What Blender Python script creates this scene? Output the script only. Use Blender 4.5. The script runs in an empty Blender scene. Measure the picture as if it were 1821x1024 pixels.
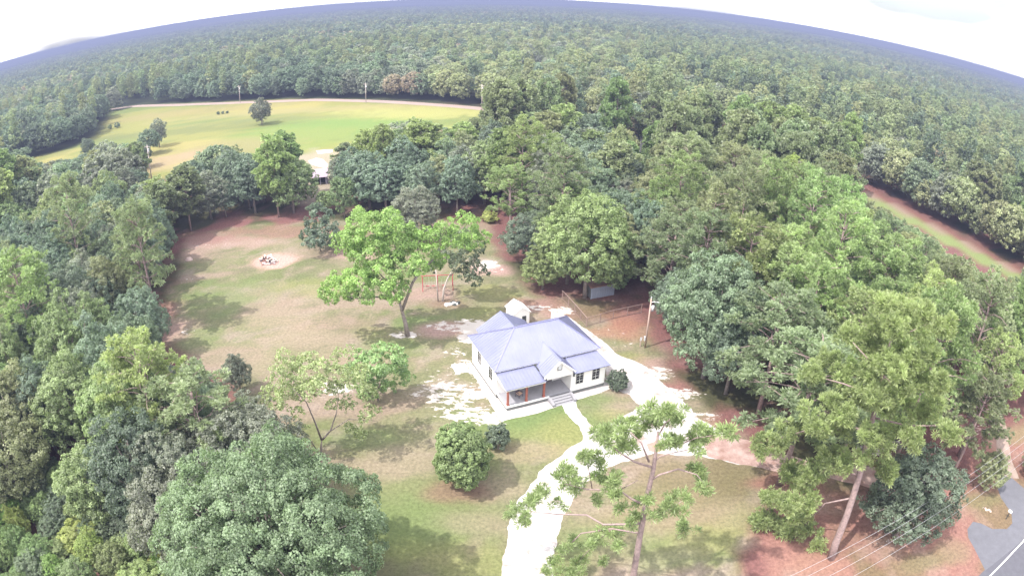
import bpy, math, random
import numpy as np
from mathutils import Vector, Matrix

scene = bpy.context.scene
COL = scene.collection
rad = math.radians
# ------------------------------------------------------------------ camera, sky, sun, exposure
CAM_H = 45.0
PITCH, ROLL, FPX = rad(26.0), rad(-1.0), 1140.0      # wide action-camera lens (equisolid fisheye)
cd = bpy.data.cameras.new('camera')
cd.type = 'PANO'
cd.panorama_type = 'FISHEYE_EQUISOLID'
cd.sensor_fit = 'HORIZONTAL'
cd.sensor_width = 36.0
cd.fisheye_lens = FPX / 1821.0 * 36.0
cd.fisheye_fov = math.pi
cd.clip_start, cd.clip_end = 0.5, 60000.0
cam = bpy.data.objects.new('camera', cd)
COL.objects.link(cam)
_u = np.array([0, math.cos(PITCH), math.sin(PITCH)])
_c, _s = math.cos(ROLL), math.sin(ROLL)
UPC = np.array([_c * _u[0] - _s * _u[1], _s * _u[0] + _c * _u[1], _u[2]])
_f = np.array([0, 0, -1.0]); _y = _f - (_f @ UPC) * UPC; _y /= np.linalg.norm(_y)
RW = np.stack([np.cross(_y, UPC), _y, UPC])           # camera axes -> world axes
m = Matrix([list(RW[0]) + [0], list(RW[1]) + [0], list(RW[2]) + [CAM_H], [0, 0, 0, 1]])
cam.matrix_world = m
scene.camera = cam

SUN_EL, SUN_DIR = rad(57), np.array([0.87, 0.49])      # ground direction in which shadows fall
SUN_DIR = SUN_DIR / np.linalg.norm(SUN_DIR)
world = bpy.data.worlds.new('World'); scene.world = world
world.use_nodes = True
wn, wl = world.node_tree.nodes, world.node_tree.links
for n in list(wn): wn.remove(n)
wo = wn.new('ShaderNodeOutputWorld'); bg = wn.new('ShaderNodeBackground')
sky = wn.new('ShaderNodeTexSky'); sky.sky_type = 'NISHITA'; sky.sun_disc = False
sky.sun_elevation = SUN_EL
sky.sun_rotation = math.atan2(-SUN_DIR[0], -SUN_DIR[1])
sky.air_density, sky.dust_density, sky.ozone_density = 1.0, 3.0, 1.5
sky.altitude = 100
bg.inputs['Strength'].default_value = 0.15
# thin high cloud: a noise sheet over the whole dome
tc = wn.new('ShaderNodeTexCoord'); mp = wn.new('ShaderNodeMapping'); mp.inputs['Scale'].default_value = (1, 1, 1)
nz = wn.new('ShaderNodeTexNoise'); nz.inputs['Scale'].default_value = .5; nz.inputs['Detail'].default_value = 4
rp = wn.new('ShaderNodeValToRGB'); rp.color_ramp.elements[0].position = .36; rp.color_ramp.elements[1].position = .62
rp.color_ramp.elements[0].color = (.6, .6, .6, 1); rp.color_ramp.elements[1].color = (.97, .97, .97, 1)
nz2 = wn.new('ShaderNodeTexNoise'); nz2.inputs['Scale'].default_value = .45; nz2.inputs['Detail'].default_value = 3
rp2 = wn.new('ShaderNodeValToRGB'); rp2.color_ramp.elements[0].position = .36; rp2.color_ramp.elements[1].position = .7
rp2.color_ramp.elements[0].color = (1.75, 1.78, 1.9, 1); rp2.color_ramp.elements[1].color = (15, 14.8, 14.8, 1)
mx = wn.new('ShaderNodeMix'); mx.data_type = 'RGBA'
sx_ = wn.new('ShaderNodeSeparateXYZ'); az_ = wn.new('ShaderNodeMath'); az_.operation = 'ABSOLUTE'; ad_ = wn.new('ShaderNodeMath'); ad_.operation = 'ADD'; ad_.inputs[1].default_value = .16
cb_ = wn.new('ShaderNodeCombineXYZ'); dx_ = wn.new('ShaderNodeMath'); dx_.operation = 'DIVIDE'; dy_ = wn.new('ShaderNodeMath'); dy_.operation = 'DIVIDE'
wl.new(tc.outputs['Generated'], sx_.inputs[0]); wl.new(sx_.outputs[2], az_.inputs[0]); wl.new(az_.outputs[0], ad_.inputs[0])
wl.new(sx_.outputs[0], dx_.inputs[0]); wl.new(ad_.outputs[0], dx_.inputs[1]); wl.new(sx_.outputs[1], dy_.inputs[0]); wl.new(ad_.outputs[0], dy_.inputs[1])
wl.new(dx_.outputs[0], cb_.inputs[0]); wl.new(dy_.outputs[0], cb_.inputs[1]); wl.new(cb_.outputs[0], mp.inputs['Vector'])
wl.new(mp.outputs['Vector'], nz.inputs['Vector']); wl.new(mp.outputs['Vector'], nz2.inputs['Vector'])
wl.new(nz.outputs['Fac'], rp.inputs['Fac']); wl.new(nz2.outputs['Fac'], rp2.inputs['Fac'])
wl.new(rp.outputs['Color'], mx.inputs[0]); wl.new(sky.outputs['Color'], mx.inputs[6]); wl.new(rp2.outputs['Color'], mx.inputs[7])
wl.new(mx.outputs[2], bg.inputs['Color']); wl.new(bg.outputs['Background'], wo.inputs['Surface'])

sd = bpy.data.lights.new('sun', 'SUN'); sd.energy = 2.5; sd.angle = rad(0.7); sd.color = (1.0, .95, .88)
so = bpy.data.objects.new('sun', sd); COL.objects.link(so)
_l = Vector((SUN_DIR[0] * math.cos(SUN_EL), SUN_DIR[1] * math.cos(SUN_EL), -math.sin(SUN_EL)))
so.rotation_euler = _l.to_track_quat('-Z', 'Y').to_euler(); so.location = (0, 0, 200)

vs = scene.view_settings
vs.view_transform = 'Standard'; vs.look = 'None'; vs.gamma = 1; vs.use_curve_mapping = False
vs.exposure = 1.64
scene.cycles.use_denoising = True
scene.cycles.max_bounces = 8; scene.cycles.diffuse_bounces = 6; scene.cycles.transmission_bounces = 4
scene.cycles.transparent_max_bounces = 8; scene.cycles.volume_bounces = 0

# ------------------------------------------------------------------ helpers
def ray(px, py):
    d = np.array([px - 910.5, py - 512.0]); r = math.hypot(*d) + 1e-9
    th = 2 * math.asin(min(1, r / (2 * FPX))); s = math.sin(th) / r
    return RW @ np.array([d[0] * s, -d[1] * s, -math.cos(th)])
def G(px, py, z=0.0):
    """where the line of sight through a spot of the photograph meets the level z"""
    r = ray(px, py); t = (CAM_H - z) / -r[2]
    return np.array([r[0] * t, r[1] * t, z])
def PJ(p):
    v = np.atleast_2d(np.asarray(p, float)) - [0, 0, CAM_H]
    c = v @ RW; c /= np.linalg.norm(c, axis=1)[:, None]
    th = np.arccos(np.clip(-c[:, 2], -1, 1)); r = 2 * FPX * np.sin(th / 2); q = np.hypot(c[:, 0], c[:, 1]) + 1e-12
    return np.stack([910.5 + r * c[:, 0] / q, 512 - r * c[:, 1] / q], 1)
def TP(base, px, py, off=0.0):
    """a spot on the upright plane through base that faces the viewpoint, off metres behind it; and its distance"""
    r = ray(px, py); b = np.asarray(base)[:2]; n = b / np.linalg.norm(b)
    t = (b @ n + off) / (r[:2] @ n)
    return np.array([r[0] * t, r[1] * t, CAM_H + r[2] * t]), t
def top_height(base, px, py):
    return TP(base, px, py)[0][2]

def _hash(ix, iy, seed):
    h = (ix.astype(np.int64) * 374761393 + iy.astype(np.int64) * 668265263 + seed * 974634777) & 0x7fffffff
    h = ((h ^ (h >> 13)) * 1274126177) & 0x7fffffff
    return ((h ^ (h >> 16)) & 0xffff) / 65535.0
def vnoise(x, y, seed):
    x0, y0 = np.floor(x), np.floor(y); fx, fy = x - x0, y - y0
    fx, fy = fx * fx * (3 - 2 * fx), fy * fy * (3 - 2 * fy)
    a, b = _hash(x0, y0, seed), _hash(x0 + 1, y0, seed); c, d = _hash(x0, y0 + 1, seed), _hash(x0 + 1, y0 + 1, seed)
    return (a + (b - a) * fx) * (1 - fy) + (c + (d - c) * fx) * fy
def fbm(x, y, scale, seed, octv=4):
    v, a, t = 0, 1, 0
    for k in range(octv):
        v = v + a * vnoise(x / scale * 2 ** k + 17 * k, y / scale * 2 ** k, seed + k); t += a; a *= .55
    return v / t
def sdist(x, y, poly):
    """signed distance to a polygon, positive inside"""
    P = np.asarray(poly)[:, :2]; n = len(P)
    d = np.full(x.shape, 1e18); ins = np.zeros(x.shape, bool)
    for i in range(n):
        a, b = P[i], P[(i + 1) % n]; e = b - a
        t = np.clip(((x - a[0]) * e[0] + (y - a[1]) * e[1]) / (e @ e + 1e-12), 0, 1)
        d = np.minimum(d, (x - a[0] - t * e[0]) ** 2 + (y - a[1] - t * e[1]) ** 2)
        c = ((a[1] > y) != (b[1] > y))
        with np.errstate(divide='ignore', invalid='ignore'):
            ins ^= c & (x < (b[0] - a[0]) * (y - a[1]) / (b[1] - a[1] + 1e-30) + a[0])
    return np.where(ins, 1, -1) * np.sqrt(d)
def sm(v, a, b):
    t = np.clip((v - a) / (b - a), 0, 1); return t * t * (3 - 2 * t)

def mesh_np(name, V, F, mat, attrs=None, smooth=False):
    """V (n,3); F (m,4) or (m,3) int array, or a list of tuples"""
    me = bpy.data.meshes.new(name)
    if isinstance(F, np.ndarray):
        k = F.shape[1]
        me.vertices.add(len(V)); me.vertices.foreach_set('co', np.asarray(V, np.float32).ravel())
        me.loops.add(F.size); me.loops.foreach_set('vertex_index', F.ravel().astype(np.int32))
        me.polygons.add(len(F)); me.polygons.foreach_set('loop_start', np.arange(0, F.size, k, dtype=np.int32))
        me.update(calc_edges=True)
    else:
        me.from_pydata([tuple(v) for v in V], [], F); me.update()
    for a, arr in (attrs or {}).items():
        arr = np.asarray(arr, np.float32)
        if arr.ndim == 2:
            at = me.attributes.new(a, 'FLOAT_COLOR', 'POINT')
            if arr.shape[1] == 3: arr = np.concatenate([arr, np.ones((len(arr), 1), np.float32)], 1)
            at.data.foreach_set('color', arr.ravel())
        else:
            at = me.attributes.new(a, 'FLOAT', 'POINT'); at.data.foreach_set('value', arr)
    if mat: me.materials.append(mat)
    if smooth: me.polygons.foreach_set('use_smooth', np.ones(len(me.polygons), bool))
    return me
def link(name, me, parent=None, loc=None):
    o = bpy.data.objects.new(name, me); COL.objects.link(o)
    if parent: o.parent = parent
    if loc is not None: o.location = loc
    return o
def tag(o, label, cat, group=None):
    o['label'] = label; o['category'] = cat
    if group: o['group'] = group
    return o
def thing(name, label, cat, loc=(0, 0, 0), rz=0.0, group=None):
    o = bpy.data.objects.new(name, None); COL.objects.link(o)
    o.empty_display_size = .3
    o.location = loc; o.rotation_euler = (0, 0, rz)
    return tag(o, label, cat, group)
class MB:
    """collects shapes into one mesh"""
    def __init__(s): s.v, s.f = [], []
    def add(s, V, F):
        n = len(s.v); s.v += [tuple(map(float, p)) for p in V]; s.f += [tuple(i + n for i in f) for f in F]; return s
    def box(s, a, b):
        x0, y0, z0 = a; x1, y1, z1 = b
        return s.add([(x0,y0,z0),(x1,y0,z0),(x1,y1,z0),(x0,y1,z0),(x0,y0,z1),(x1,y0,z1),(x1,y1,z1),(x0,y1,z1)],
                     [(3,2,1,0),(4,5,6,7),(0,1,5,4),(1,2,6,5),(2,3,7,6),(3,0,4,7)])
    def bar(s, a, b, w, h=None):
        """a squared bar from a to b"""
        a, b = Vector(a), Vector(b); d = (b - a).normalized(); h = h or w
        u = d.cross(Vector((0, 0, 1))); u = u.normalized() if u.length > .01 else Vector((1, 0, 0)); v = u.cross(d)
        q = [(-.5,-.5),(.5,-.5),(.5,.5),(-.5,.5)]
        return s.add([p + u * x * w + v * y * h for p in (a, b) for x, y in q],
                     [(0,1,2,3),(7,6,5,4),(0,4,5,1),(1,5,6,2),(2,6,7,3),(3,7,4,0)])
    def tube(s, pts, rr, n=8, cap=True):
        pts = [Vector(p) for p in pts]; V, F = [], []
        for i, p in enumerate(pts):
            d = (pts[min(i + 1, len(pts) - 1)] - pts[max(i - 1, 0)]).normalized()
            u = d.cross(Vector((.13, .97, .21))).normalized(); v = u.cross(d)
            for k in range(n):
                a = 2 * math.pi * k / n; V.append(p + (u * math.cos(a) + v * math.sin(a)) * rr[i])
        for i in range(len(pts) - 1):
            for k in range(n):
                F.append((i*n+k, i*n+(k+1) % n, (i+1)*n+(k+1) % n, (i+1)*n+k))
        if cap: F += [tuple(range(n))[::-1], tuple(range((len(pts)-1)*n, len(pts)*n))]
        return s.add(V, F)
    def slab(s, poly, t):
        """a plate of thickness t hanging below a planar polygon"""
        P = [Vector(p) for p in poly]; n = len(P); nn = (P[1] - P[0]).cross(P[2] - P[0]).normalized()
        if nn.z < 0: P = P[::-1]; nn = -nn
        return s.add(P + [p - nn * t for p in P], [tuple(range(n)), tuple(range(2*n-1, n-1, -1))] + [(i, i+n, (i+1) % n + n, (i+1) % n) for i in range(n)])
    def prism(s, poly, a, b, axis=1):
        """polygon in the plane across axis, extruded from a to b"""
        n = len(poly)
        def P(q, h): return (q[0], h, q[1]) if axis == 1 else ((h, q[0], q[1]) if axis == 0 else (q[0], q[1], h))
        return s.add([P(q, a) for q in poly] + [P(q, b) for q in poly], [tuple(range(n)), tuple(range(2*n-1, n-1, -1))] + [(i, i+n, (i+1) % n+n, (i+1) % n) for i in range(n)])
    def mesh(s, name, mat, smooth=False):
        me = mesh_np(name, s.v, s.f, mat, smooth=smooth)
        import bmesh
        bm = bmesh.new(); bm.from_mesh(me); bmesh.ops.recalc_face_normals(bm, faces=bm.faces); bm.to_mesh(me); bm.free()
        return me
    def build(s, name, mat, parent=None, smooth=False, loc=None): return link(name, s.mesh(name, mat, smooth), parent, loc)

# ------------------------------------------------------------------ materials
def new_mat(name):
    mt = bpy.data.materials.new(name); mt.use_nodes = True
    nt = mt.node_tree; b = nt.nodes['Principled BSDF']; b.inputs['Specular IOR Level'].default_value = .3
    return mt, nt, nt.nodes, nt.links, b
def plain(name, c, rough=.7, metal=0.0, var=.12, scale=2.0, c2=None, bump=0.0):
    mt, nt, N, L, b = new_mat(name)
    t = N.new('ShaderNodeTexCoord'); z = N.new('ShaderNodeTexNoise'); z.inputs['Scale'].default_value = scale; z.inputs['Detail'].default_value = 6
    z.inputs['Roughness'].default_value = .65
    r = N.new('ShaderNodeValToRGB'); r.color_ramp.elements[0].position = .3; r.color_ramp.elements[1].position = .7
    d = c2 or tuple(v * (1 - var) for v in c); r.color_ramp.elements[0].color = (*d, 1); r.color_ramp.elements[1].color = (*c, 1)
    L.new(t.outputs['Object'], z.inputs['Vector']); L.new(z.outputs['Fac'], r.inputs['Fac']); L.new(r.outputs['Color'], b.inputs['Base Color'])
    b.inputs['Roughness'].default_value = rough; b.inputs['Metallic'].default_value = metal
    if bump:
        bp = N.new('ShaderNodeBump'); bp.inputs['Strength'].default_value = bump; L.new(z.outputs['Fac'], bp.inputs['Height']); L.new(bp.outputs['Normal'], b.inputs['Normal'])
    return mt
def leaf_mat(name, fixed=None):
    mt = bpy.data.materials.new(name); mt.use_nodes = True; nt = mt.node_tree; N, L = nt.nodes, nt.links
    for n in list(N): N.remove(n)
    o = N.new('ShaderNodeOutputMaterial'); oi = N.new('ShaderNodeObjectInfo'); at = N.new('ShaderNodeAttribute'); at.attribute_name = 'tint'
    hs = N.new('ShaderNodeHueSaturation')
    m1 = N.new('ShaderNodeMapRange'); m1.inputs[3].default_value = .470; m1.inputs[4].default_value = .514       # hue by tree
    m2 = N.new('ShaderNodeMapRange'); m2.inputs[3].default_value = .64; m2.inputs[4].default_value = 1.4       # value by leaf
    m3 = N.new('ShaderNodeMapRange'); m3.inputs[3].default_value = .82; m3.inputs[4].default_value = 1.2        # value by tree
    mu = N.new('ShaderNodeMath'); mu.operation = 'MULTIPLY'
    rr = N.new('ShaderNodeMath'); rr.operation = 'MULTIPLY_ADD'; rr.inputs[1].default_value = 7.31; rr.inputs[2].default_value = 0
    fr = N.new('ShaderNodeMath'); fr.operation = 'FRACT'
    L.new(oi.outputs['Random'], m1.inputs[0]); L.new(oi.outputs['Random'], rr.inputs[0]); L.new(rr.outputs[0], fr.inputs[0]); L.new(fr.outputs[0], m3.inputs[0])
    L.new(at.outputs['Fac'], m2.inputs[0]); L.new(m2.outputs[0], mu.inputs[0]); L.new(m3.outputs[0], mu.inputs[1])
    L.new(m1.outputs[0], hs.inputs['Hue']); L.new(mu.outputs[0], hs.inputs['Value']); hs.inputs['Color'].default_value = (*(fixed or (1, 1, 1)), 1)
    if not fixed: L.new(oi.outputs['Color'], hs.inputs['Color'])
    d = N.new('ShaderNodeBsdfPrincipled'); d.inputs['Roughness'].default_value = .5; d.inputs['Specular IOR Level'].default_value = .28; t = N.new('ShaderNodeBsdfTranslucent'); mxs = N.new('ShaderNodeAddShader')
    tr = N.new('ShaderNodeVectorMath'); tr.operation = 'MULTIPLY'; tr.inputs[1].default_value = (.92, 1.0, .68); L.new(hs.outputs['Color'], tr.inputs[0])
    L.new(hs.outputs['Color'], d.inputs['Base Color']); L.new(tr.outputs[0], t.inputs['Color'])
    L.new(d.outputs[0], mxs.inputs[0]); L.new(t.outputs[0], mxs.inputs[1]); L.new(mxs.outputs[0], o.inputs['Surface'])
    return mt
M_LEAF = leaf_mat('leaf')
M_BARK = plain('bark_grey', (.30, .25, .23), .9, var=.5, scale=3, bump=.4)
M_PBARK = plain('bark_pine', (.34, .25, .24), .9, var=.45, scale=4, bump=.5)
M_DEAD = plain('bare_wood', (.52, .45, .42), .9, var=.35, scale=4)

# ------------------------------------------------------------------ ground
def PX(l, z=0): return np.array([G(x, y, z) for x, y in l])
YARD = PX([(540,1150),(600,1000),(585,880),(545,835),(470,760),(380,680),(275,612),(285,545),(325,480),(322,420),(420,402),(545,392),(640,392),(840,392),(850,368),(882,366),(884,430),(905,480),(960,520),(1050,535),(1140,545),(1165,600),(1185,650),(1240,720),(1330,770),(1410,860),(1340,950),(1330,1150)])
FIELD = PX([(5,296),(130,262),(178,236),(196,200),(240,190),(400,182),(560,177),(810,189),(935,204),(900,235),(760,262),(640,300),(560,335),(420,325),(330,318),(255,325),(240,290),(130,306),(20,330)])
DRIVE = PX([(978,552),(1010,562),(1062,600),(1102,630),(1150,652),(1180,682),(1215,715),(1240,740),(1290,774),(1330,784),(1378,812),(1392,836),(1300,822),(1240,811),(1160,806),(1108,820),(1065,842),(1020,880),(994,930),(984,980),(980,1030),(976,1150),(880,1150),(892,1024),(902,940),(925,885),(960,840),(1010,800),(1034,782),(1036,768),(1005,728),(996,716),(1014,708),(1024,712),(1030,730),(1058,762),(1100,746),(1138,722),(1118,702),(1082,684),(1070,640),(1030,605),(980,575)])
HROT = rad(24.0); HO = G(903, 730)
def HW(u, v, z=0.0):
    """house frame -> world"""
    return np.array([HO[0] + u * math.cos(HROT) - v * math.sin(HROT), HO[1] + u * math.sin(HROT) + v * math.cos(HROT), z])
RDIR = (G(1821, 960) - G(1760, 1024))[:2]; RDIR = RDIR / np.linalg.norm(RDIR); RN = np.array([RDIR[1], -RDIR[0]])
R0 = G(1760, 1024)[:2]
_sd = (G(1821, 492) - G(1478, 314))[:2]; _sd = _sd / np.linalg.norm(_sd)
STRIP_A = G(1478, 314)[:2] - _sd * 60; STRIP_B = G(1821, 492)[:2] + _sd * 40
def strip_coord(x, y):
    n = np.array([-_sd[1], _sd[0]]);  return (x - STRIP_A[0]) * n[0] + (y - STRIP_A[1]) * n[1], (x - STRIP_A[0]) * _sd[0] + (y - STRIP_A[1]) * _sd[1]
FARROAD = PX([(190,196),(240,189),(320,187),(400,184),(480,181),(560,178),(680,181),(805,189),(880,196),(935,204)])

def axis(parts):
    out = []
    for a, b, s in parts: out.append(np.arange(a, b, s))
    return np.concatenate(out + [[parts[-1][1]]])
def geo(a, b, n): return np.geomspace(a, b, n)
gx = np.unique(np.concatenate([-geo(340, 26000, 26), np.arange(-340, -75, 4.0), np.arange(-75, 75, .5), np.arange(75, 340, 4.0), geo(340, 26000, 26)]))
gy = np.unique(np.concatenate([-geo(10, 3000, 12), np.arange(-8, 22, 4.0), np.arange(22, 126, .5), np.arange(126, 420, 3.0), geo(420, 26000, 30)]))
X, Y = np.meshgrid(gx, gy); x, y = X.ravel(), Y.ravel()
def C(*c): return np.array(c)
def mixc(a, b, t): return a + (b - a) * t[:, None]
n1 = fbm(x, y, 9, 1); n2 = fbm(x, y, 3.2, 5); n3 = fbm(x, y, 22, 9); n4 = fbm(x * .8 + y * .35, (y * .9 - x * .3) * 3.0, 16, 13)
col = np.tile(C(.28, .135, .125), (len(x), 1))                                        # pine straw and red earth under the trees
col = mixc(col, C(.10, .10, .05), sm(n1, .42, .62)); col = mixc(col, C(.33, .19, .175), sm(n2, .55, .75) * .7)
dist = np.hypot(x, y)
col = mixc(col, C(.07, .085, .045), sm(dist, 190, 300))
# lawn
warp = (n1 - .5) * 5 + (n2 - .5) * 2.5
ys = sdist(x, y, YARD) + warp
lawn = np.tile(C(.285, .275, .155), (len(x), 1))
lawn = mixc(lawn, C(.23, .25, .115), sm(n3, .45, .6)); lawn = mixc(lawn, C(.38, .295, .225), sm(n4, .48, .66)); lawn = mixc(lawn, C(.34, .275, .20), sm(n2, .52, .75) * .7)
lawn = mixc(lawn, C(.17, .20, .09), sm(n1, .58, .74) * .5)
GREEN, YG, TAN, PINK, REDP, SANDC = C(.21, .28, .105), C(.33, .335, .135), C(.40, .325, .235), C(.51, .34, .30), C(.37, .19, .17), C(.72, .60, .55)
BLOBS = [(950,748,9,4.5,GREEN,1.0),(960,785,7,3,C(.27,.30,.12),.7),(745,900,12,7,C(.25,.285,.125),.85),(700,840,7,4,C(.26,.28,.13),.5),(1060,960,9,4,C(.27,.29,.13),.5),(1000,770,4,3,YG,.7),(935,800,4,2,PINK,.35),(1060,712,4,2.4,GREEN,.8),(1100,725,2.5,2,TAN,.6),(1090,738,3,1.5,YG,.5),
 (720,940,9,5,GREEN,.7),(790,990,8,3,YG,.5),(640,780,5,2,GREEN,.6),(720,820,6,3,TAN,.7),(660,840,4,2,TAN,.6),(845,930,5,2,TAN,.5),(880,870,4,2.5,TAN,.7),
 (820,872,4,2.2,REDP,.55),(700,700,3.5,2.5,TAN,.5),(640,640,6,3,PINK,.35),(560,600,8,4,TAN,.8),(600,575,8,3,PINK,.4),(500,560,9,4,TAN,.6),(480,520,10,4,TAN,.4),
 (390,530,9,8,GREEN,.6),(350,600,7,4,GREEN,.6),(420,640,8,4,TAN,.6),(560,510,8,4,YG,.5),(640,540,6,3,TAN,.4),(680,590,5,2.5,YG,.3),
 (740,575,5,3,GREEN,.75),(700,620,6,3,GREEN,.35),(478,466,4.4,3.6,C(.66,.43,.37),1.0),(494,463,4.6,3.6,C(.66,.43,.37),1.0),(400,430,14,4,PINK,.7),(360,425,10,3,REDP,.6),(500,412,22,4,REDP,.6),(620,450,8,4,PINK,.8),(560,440,9,4,TAN,.6),
 (340,455,6,4,PINK,.6),(300,590,4,4,PINK,.8),(285,560,4,6,REDP,.7),(770,520,4,3,PINK,.7),(790,540,4,2,REDP,.4),(790,585,4,2.5,PINK,.9),(760,590,3,2,PINK,.5),(880,480,4,3,PINK,1.0),(865,470,2.5,3,SANDC,.5),(865,400,3,8,TAN,.8),(868,385,5,5,REDP,.5),(870,520,5,3,YG,.6),(850,560,4,2.5,YG,.6),(820,560,4,2,GREEN,.3),
 (840,440,4,4,YG,.5),(990,550,5,3,PINK,.6),(960,540,5,2,REDP,.6),(1030,560,6,3,REDP,.5),(1080,550,8,4,C(.22,.17,.09),.8),(1100,590,7,3,C(.45,.24,.17),.7),(1130,570,6,4,C(.42,.2,.15),.8),(1150,550,6,4,REDP,.8),(1110,640,4,2.5,YG,.6),(1080,610,3,2,GREEN,.3),(1180,650,4,2.5,PINK,.8),(1210,690,4,2,REDP,.9),(1230,680,5,3,REDP,.8),(1250,720,4,2,TAN,.5),
 (1320,745,7,3,C(.42,.26,.19),.9),(1420,690,7,4,REDP,.9),(1370,750,5,3,TAN,.6),(1240,860,8,4,C(.28,.23,.13),.7),(1300,850,7,3,C(.24,.20,.11),.7),(1330,930,5,3,YG,.6),(1180,910,8,3,C(.36,.29,.18),.6),(1200,980,7,2.5,GREEN,.45),(1260,960,5,2,YG,.5),(1040,960,3,2,GREEN,.6),(1030,900,4,2,TAN,.4),(1365,860,3,1.5,C(.36,.19,.15),.9)]
def blobs(c, bl):
    for px, py, rx, ry, cc, w in bl:
        g = G(px, py); d = np.hypot((x - g[0]) / rx, (y - g[1]) / ry) + (n2 - .5) * 1.1 + (n1 - .5) * .6
        c = mixc(c, cc, w * sm(-d, -1.25, -.45))
    return c
n5 = fbm(x, y, 1.7, 71, 3); n6 = fbm(x * .9 + y * .4, (y * .9 - x * .4) * 2.2, 5, 73, 4)
lawn = mixc(lawn, C(.42, .33, .26), sm(n5, .55, .75) * .5); lawn = mixc(lawn, C(.19, .205, .105), sm(n6, .56, .72) * .55); lawn = mixc(lawn, C(.45, .36, .31), sm(-n6, -.42, -.3) * .45)
lawn = blobs(lawn, BLOBS)
ly = sm(ys, -1.5, 2.0)
col = mixc(col, lawn, ly)
# forest edges: pine straw
# right hand verge and grove
verge = PX([(1345,1180),(1345,940),(1420,840),(1560,900),(1700,840),(1760,760),(1900,700),(2000,1000),(1900,1200)])
vd = sdist(x, y, verge) + warp
vc = np.tile(C(.41, .215, .18), (len(x), 1)); vc = mixc(vc, C(.25, .20, .11), sm(n1, .5, .68) * .8); vc = mixc(vc, C(.48, .33, .27), sm(n2, .5, .75) * .6)
vc = blobs(vc, [(1640,1000,5,1.8,C(.27,.24,.13),.8),(1740,890,4,2,C(.28,.25,.13),.8),(1700,980,2.5,2,C(.36,.27,.18),.7),(1820,760,6,4,C(.36,.29,.17),.8),(1450,1010,4,2,C(.44,.25,.19),.7)])
col = mixc(col, vc, sm(vd, -1.5, 1.5))
# field beyond the wood
fd = sdist(x, y, FIELD) + (n3 - .5) * 8
a = fbm(x + .45 * y, (y - .25 * x) * 3.2, 70, 31); b2 = fbm(x, y, 40, 37)
fc = np.tile(C(.35, .35, .115), (len(x), 1)); fc = mixc(fc, C(.25, .30, .10), sm(a, .46, .58)); fc = mixc(fc, C(.48, .42, .15), sm(b2, .5, .62) * .8); fc = mixc(fc, C(.23, .27, .11), sm(n4, .55, .7) * .4)
fc = blobs(fc, [(600,225,40,26,C(.24,.36,.10),.9),(520,245,30,18,C(.30,.36,.11),.8),(400,262,30,14,C(.38,.33,.16),.7),(300,285,14,14,C(.47,.36,.22),.9),(560,195,80,9,C(.44,.39,.17),.8),(740,200,40,14,C(.46,.455,.16),.9),(330,200,60,14,C(.40,.34,.15),.7),(300,235,60,9,C(.22,.25,.10),.7),(450,215,50,6,C(.24,.27,.11),.6),(575,258,10,8,C(.3,.36,.1),.6),(850,225,14,10,C(.44,.47,.14),.8)])
col = mixc(col, fc, sm(fd, -4, 5))
# strip of open ground beside the right hand wood
sc_, st_ = strip_coord(x, y); slen = np.linalg.norm(STRIP_B - STRIP_A)
on = sm(st_, -20, 0) * sm(-st_, -slen - 20, -slen)
sgn = -1.0 if strip_coord(np.array([0.]), np.array([0.]))[0][0] > 0 else 1.0
s2 = sc_ * sgn                                                                       # negative towards the viewpoint
s2w = s2 + (n1 - .5) * 3
col = mixc(col, C(.30, .36, .14), on * sm(s2w, -9, -7.5) * sm(-s2w, -1, 1)); col = mixc(col, C(.40, .29, .22), on * sm(s2w, -2.2, -1) * sm(-s2w, -2, -.6)); col = mixc(col, C(.30, .15, .12), on * sm(s2w, .8, 1.6) * sm(-s2w, -6, -4))
# clearing of the neighbours among the trees
for px, py, r_ in ((565,330,14),(575,290,16),(1140,300,14),(1190,268,12),(1260,350,10),(1060,240,8)):
    g = G(px, py); d = np.hypot(x - g[0], y - g[1]) / r_ + (n1 - .5); col = mixc(col, C(.50, .42, .33), .8 * sm(-d, -1.2, -.7))
# pale sand: amount only, the material breaks it up into patches
sand = np.zeros(len(x))
for px, py, rx, ry, w in [(800,700,6,5,.54),(830,735,6,3,.54),(870,742,4,2.5,.56),(780,670,4,3.5,.42),(815,655,3,3.5,.46),(810,625,3,3,.48),(840,600,3.2,2.2,.7),(820,582,4,2,.55),(790,580,5,2.5,.5),(850,585,3.5,2,.8),(760,690,4,5,.45),(720,690,4,3,.38),(600,690,3.6,2.2,.60),(585,705,3,2.4,.45),(840,575,4,2,.6),(870,470,3,3,.6),(880,480,4,2.5,.45),(500,565,6,3,.36),(330,590,3,2,.46),(380,435,9,2.5,.42),(335,500,2.5,4,.4),(720,596,3,1.6,.6),(960,548,5,2,.5),(1000,552,3,2,.6),(1090,600,8,6,.40),(1160,665,5,3,.55),(1200,700,6,2.5,.55),(1240,740,5,2,.5),(1640,930,3.5,3,.42),(1650,900,2,3.5,.48),(1600,960,5,1.5,.44),(1560,790,8,4,.5),(1750,905,2,1,.5),(880,430,3,8,.35),(440,460,6,4,.35),(480,440,10,3,.35)]:
    g = G(px, py); d = np.hypot((x - g[0]) / rx, (y - g[1]) / ry); sand = np.maximum(sand, w * sm(-d, -1.5, -.3))
sand = np.maximum(sand, .255 * sm(ys, 0, 4))
_hx = (x - HO[0]) * math.cos(HROT) + (y - HO[1]) * math.sin(HROT); _hy = -(x - HO[0]) * math.sin(HROT) + (y - HO[1]) * math.cos(HROT)
hb = np.maximum(np.maximum(-_hx - 1.0, _hx - 14.0), np.maximum(-_hy - .6, _hy - 12)); sand = np.maximum(sand, sm(-hb, -2.4, .1) * .52)
nx, ny = len(gx), len(gy); ii = np.arange(nx * ny).reshape(ny, nx)
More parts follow.
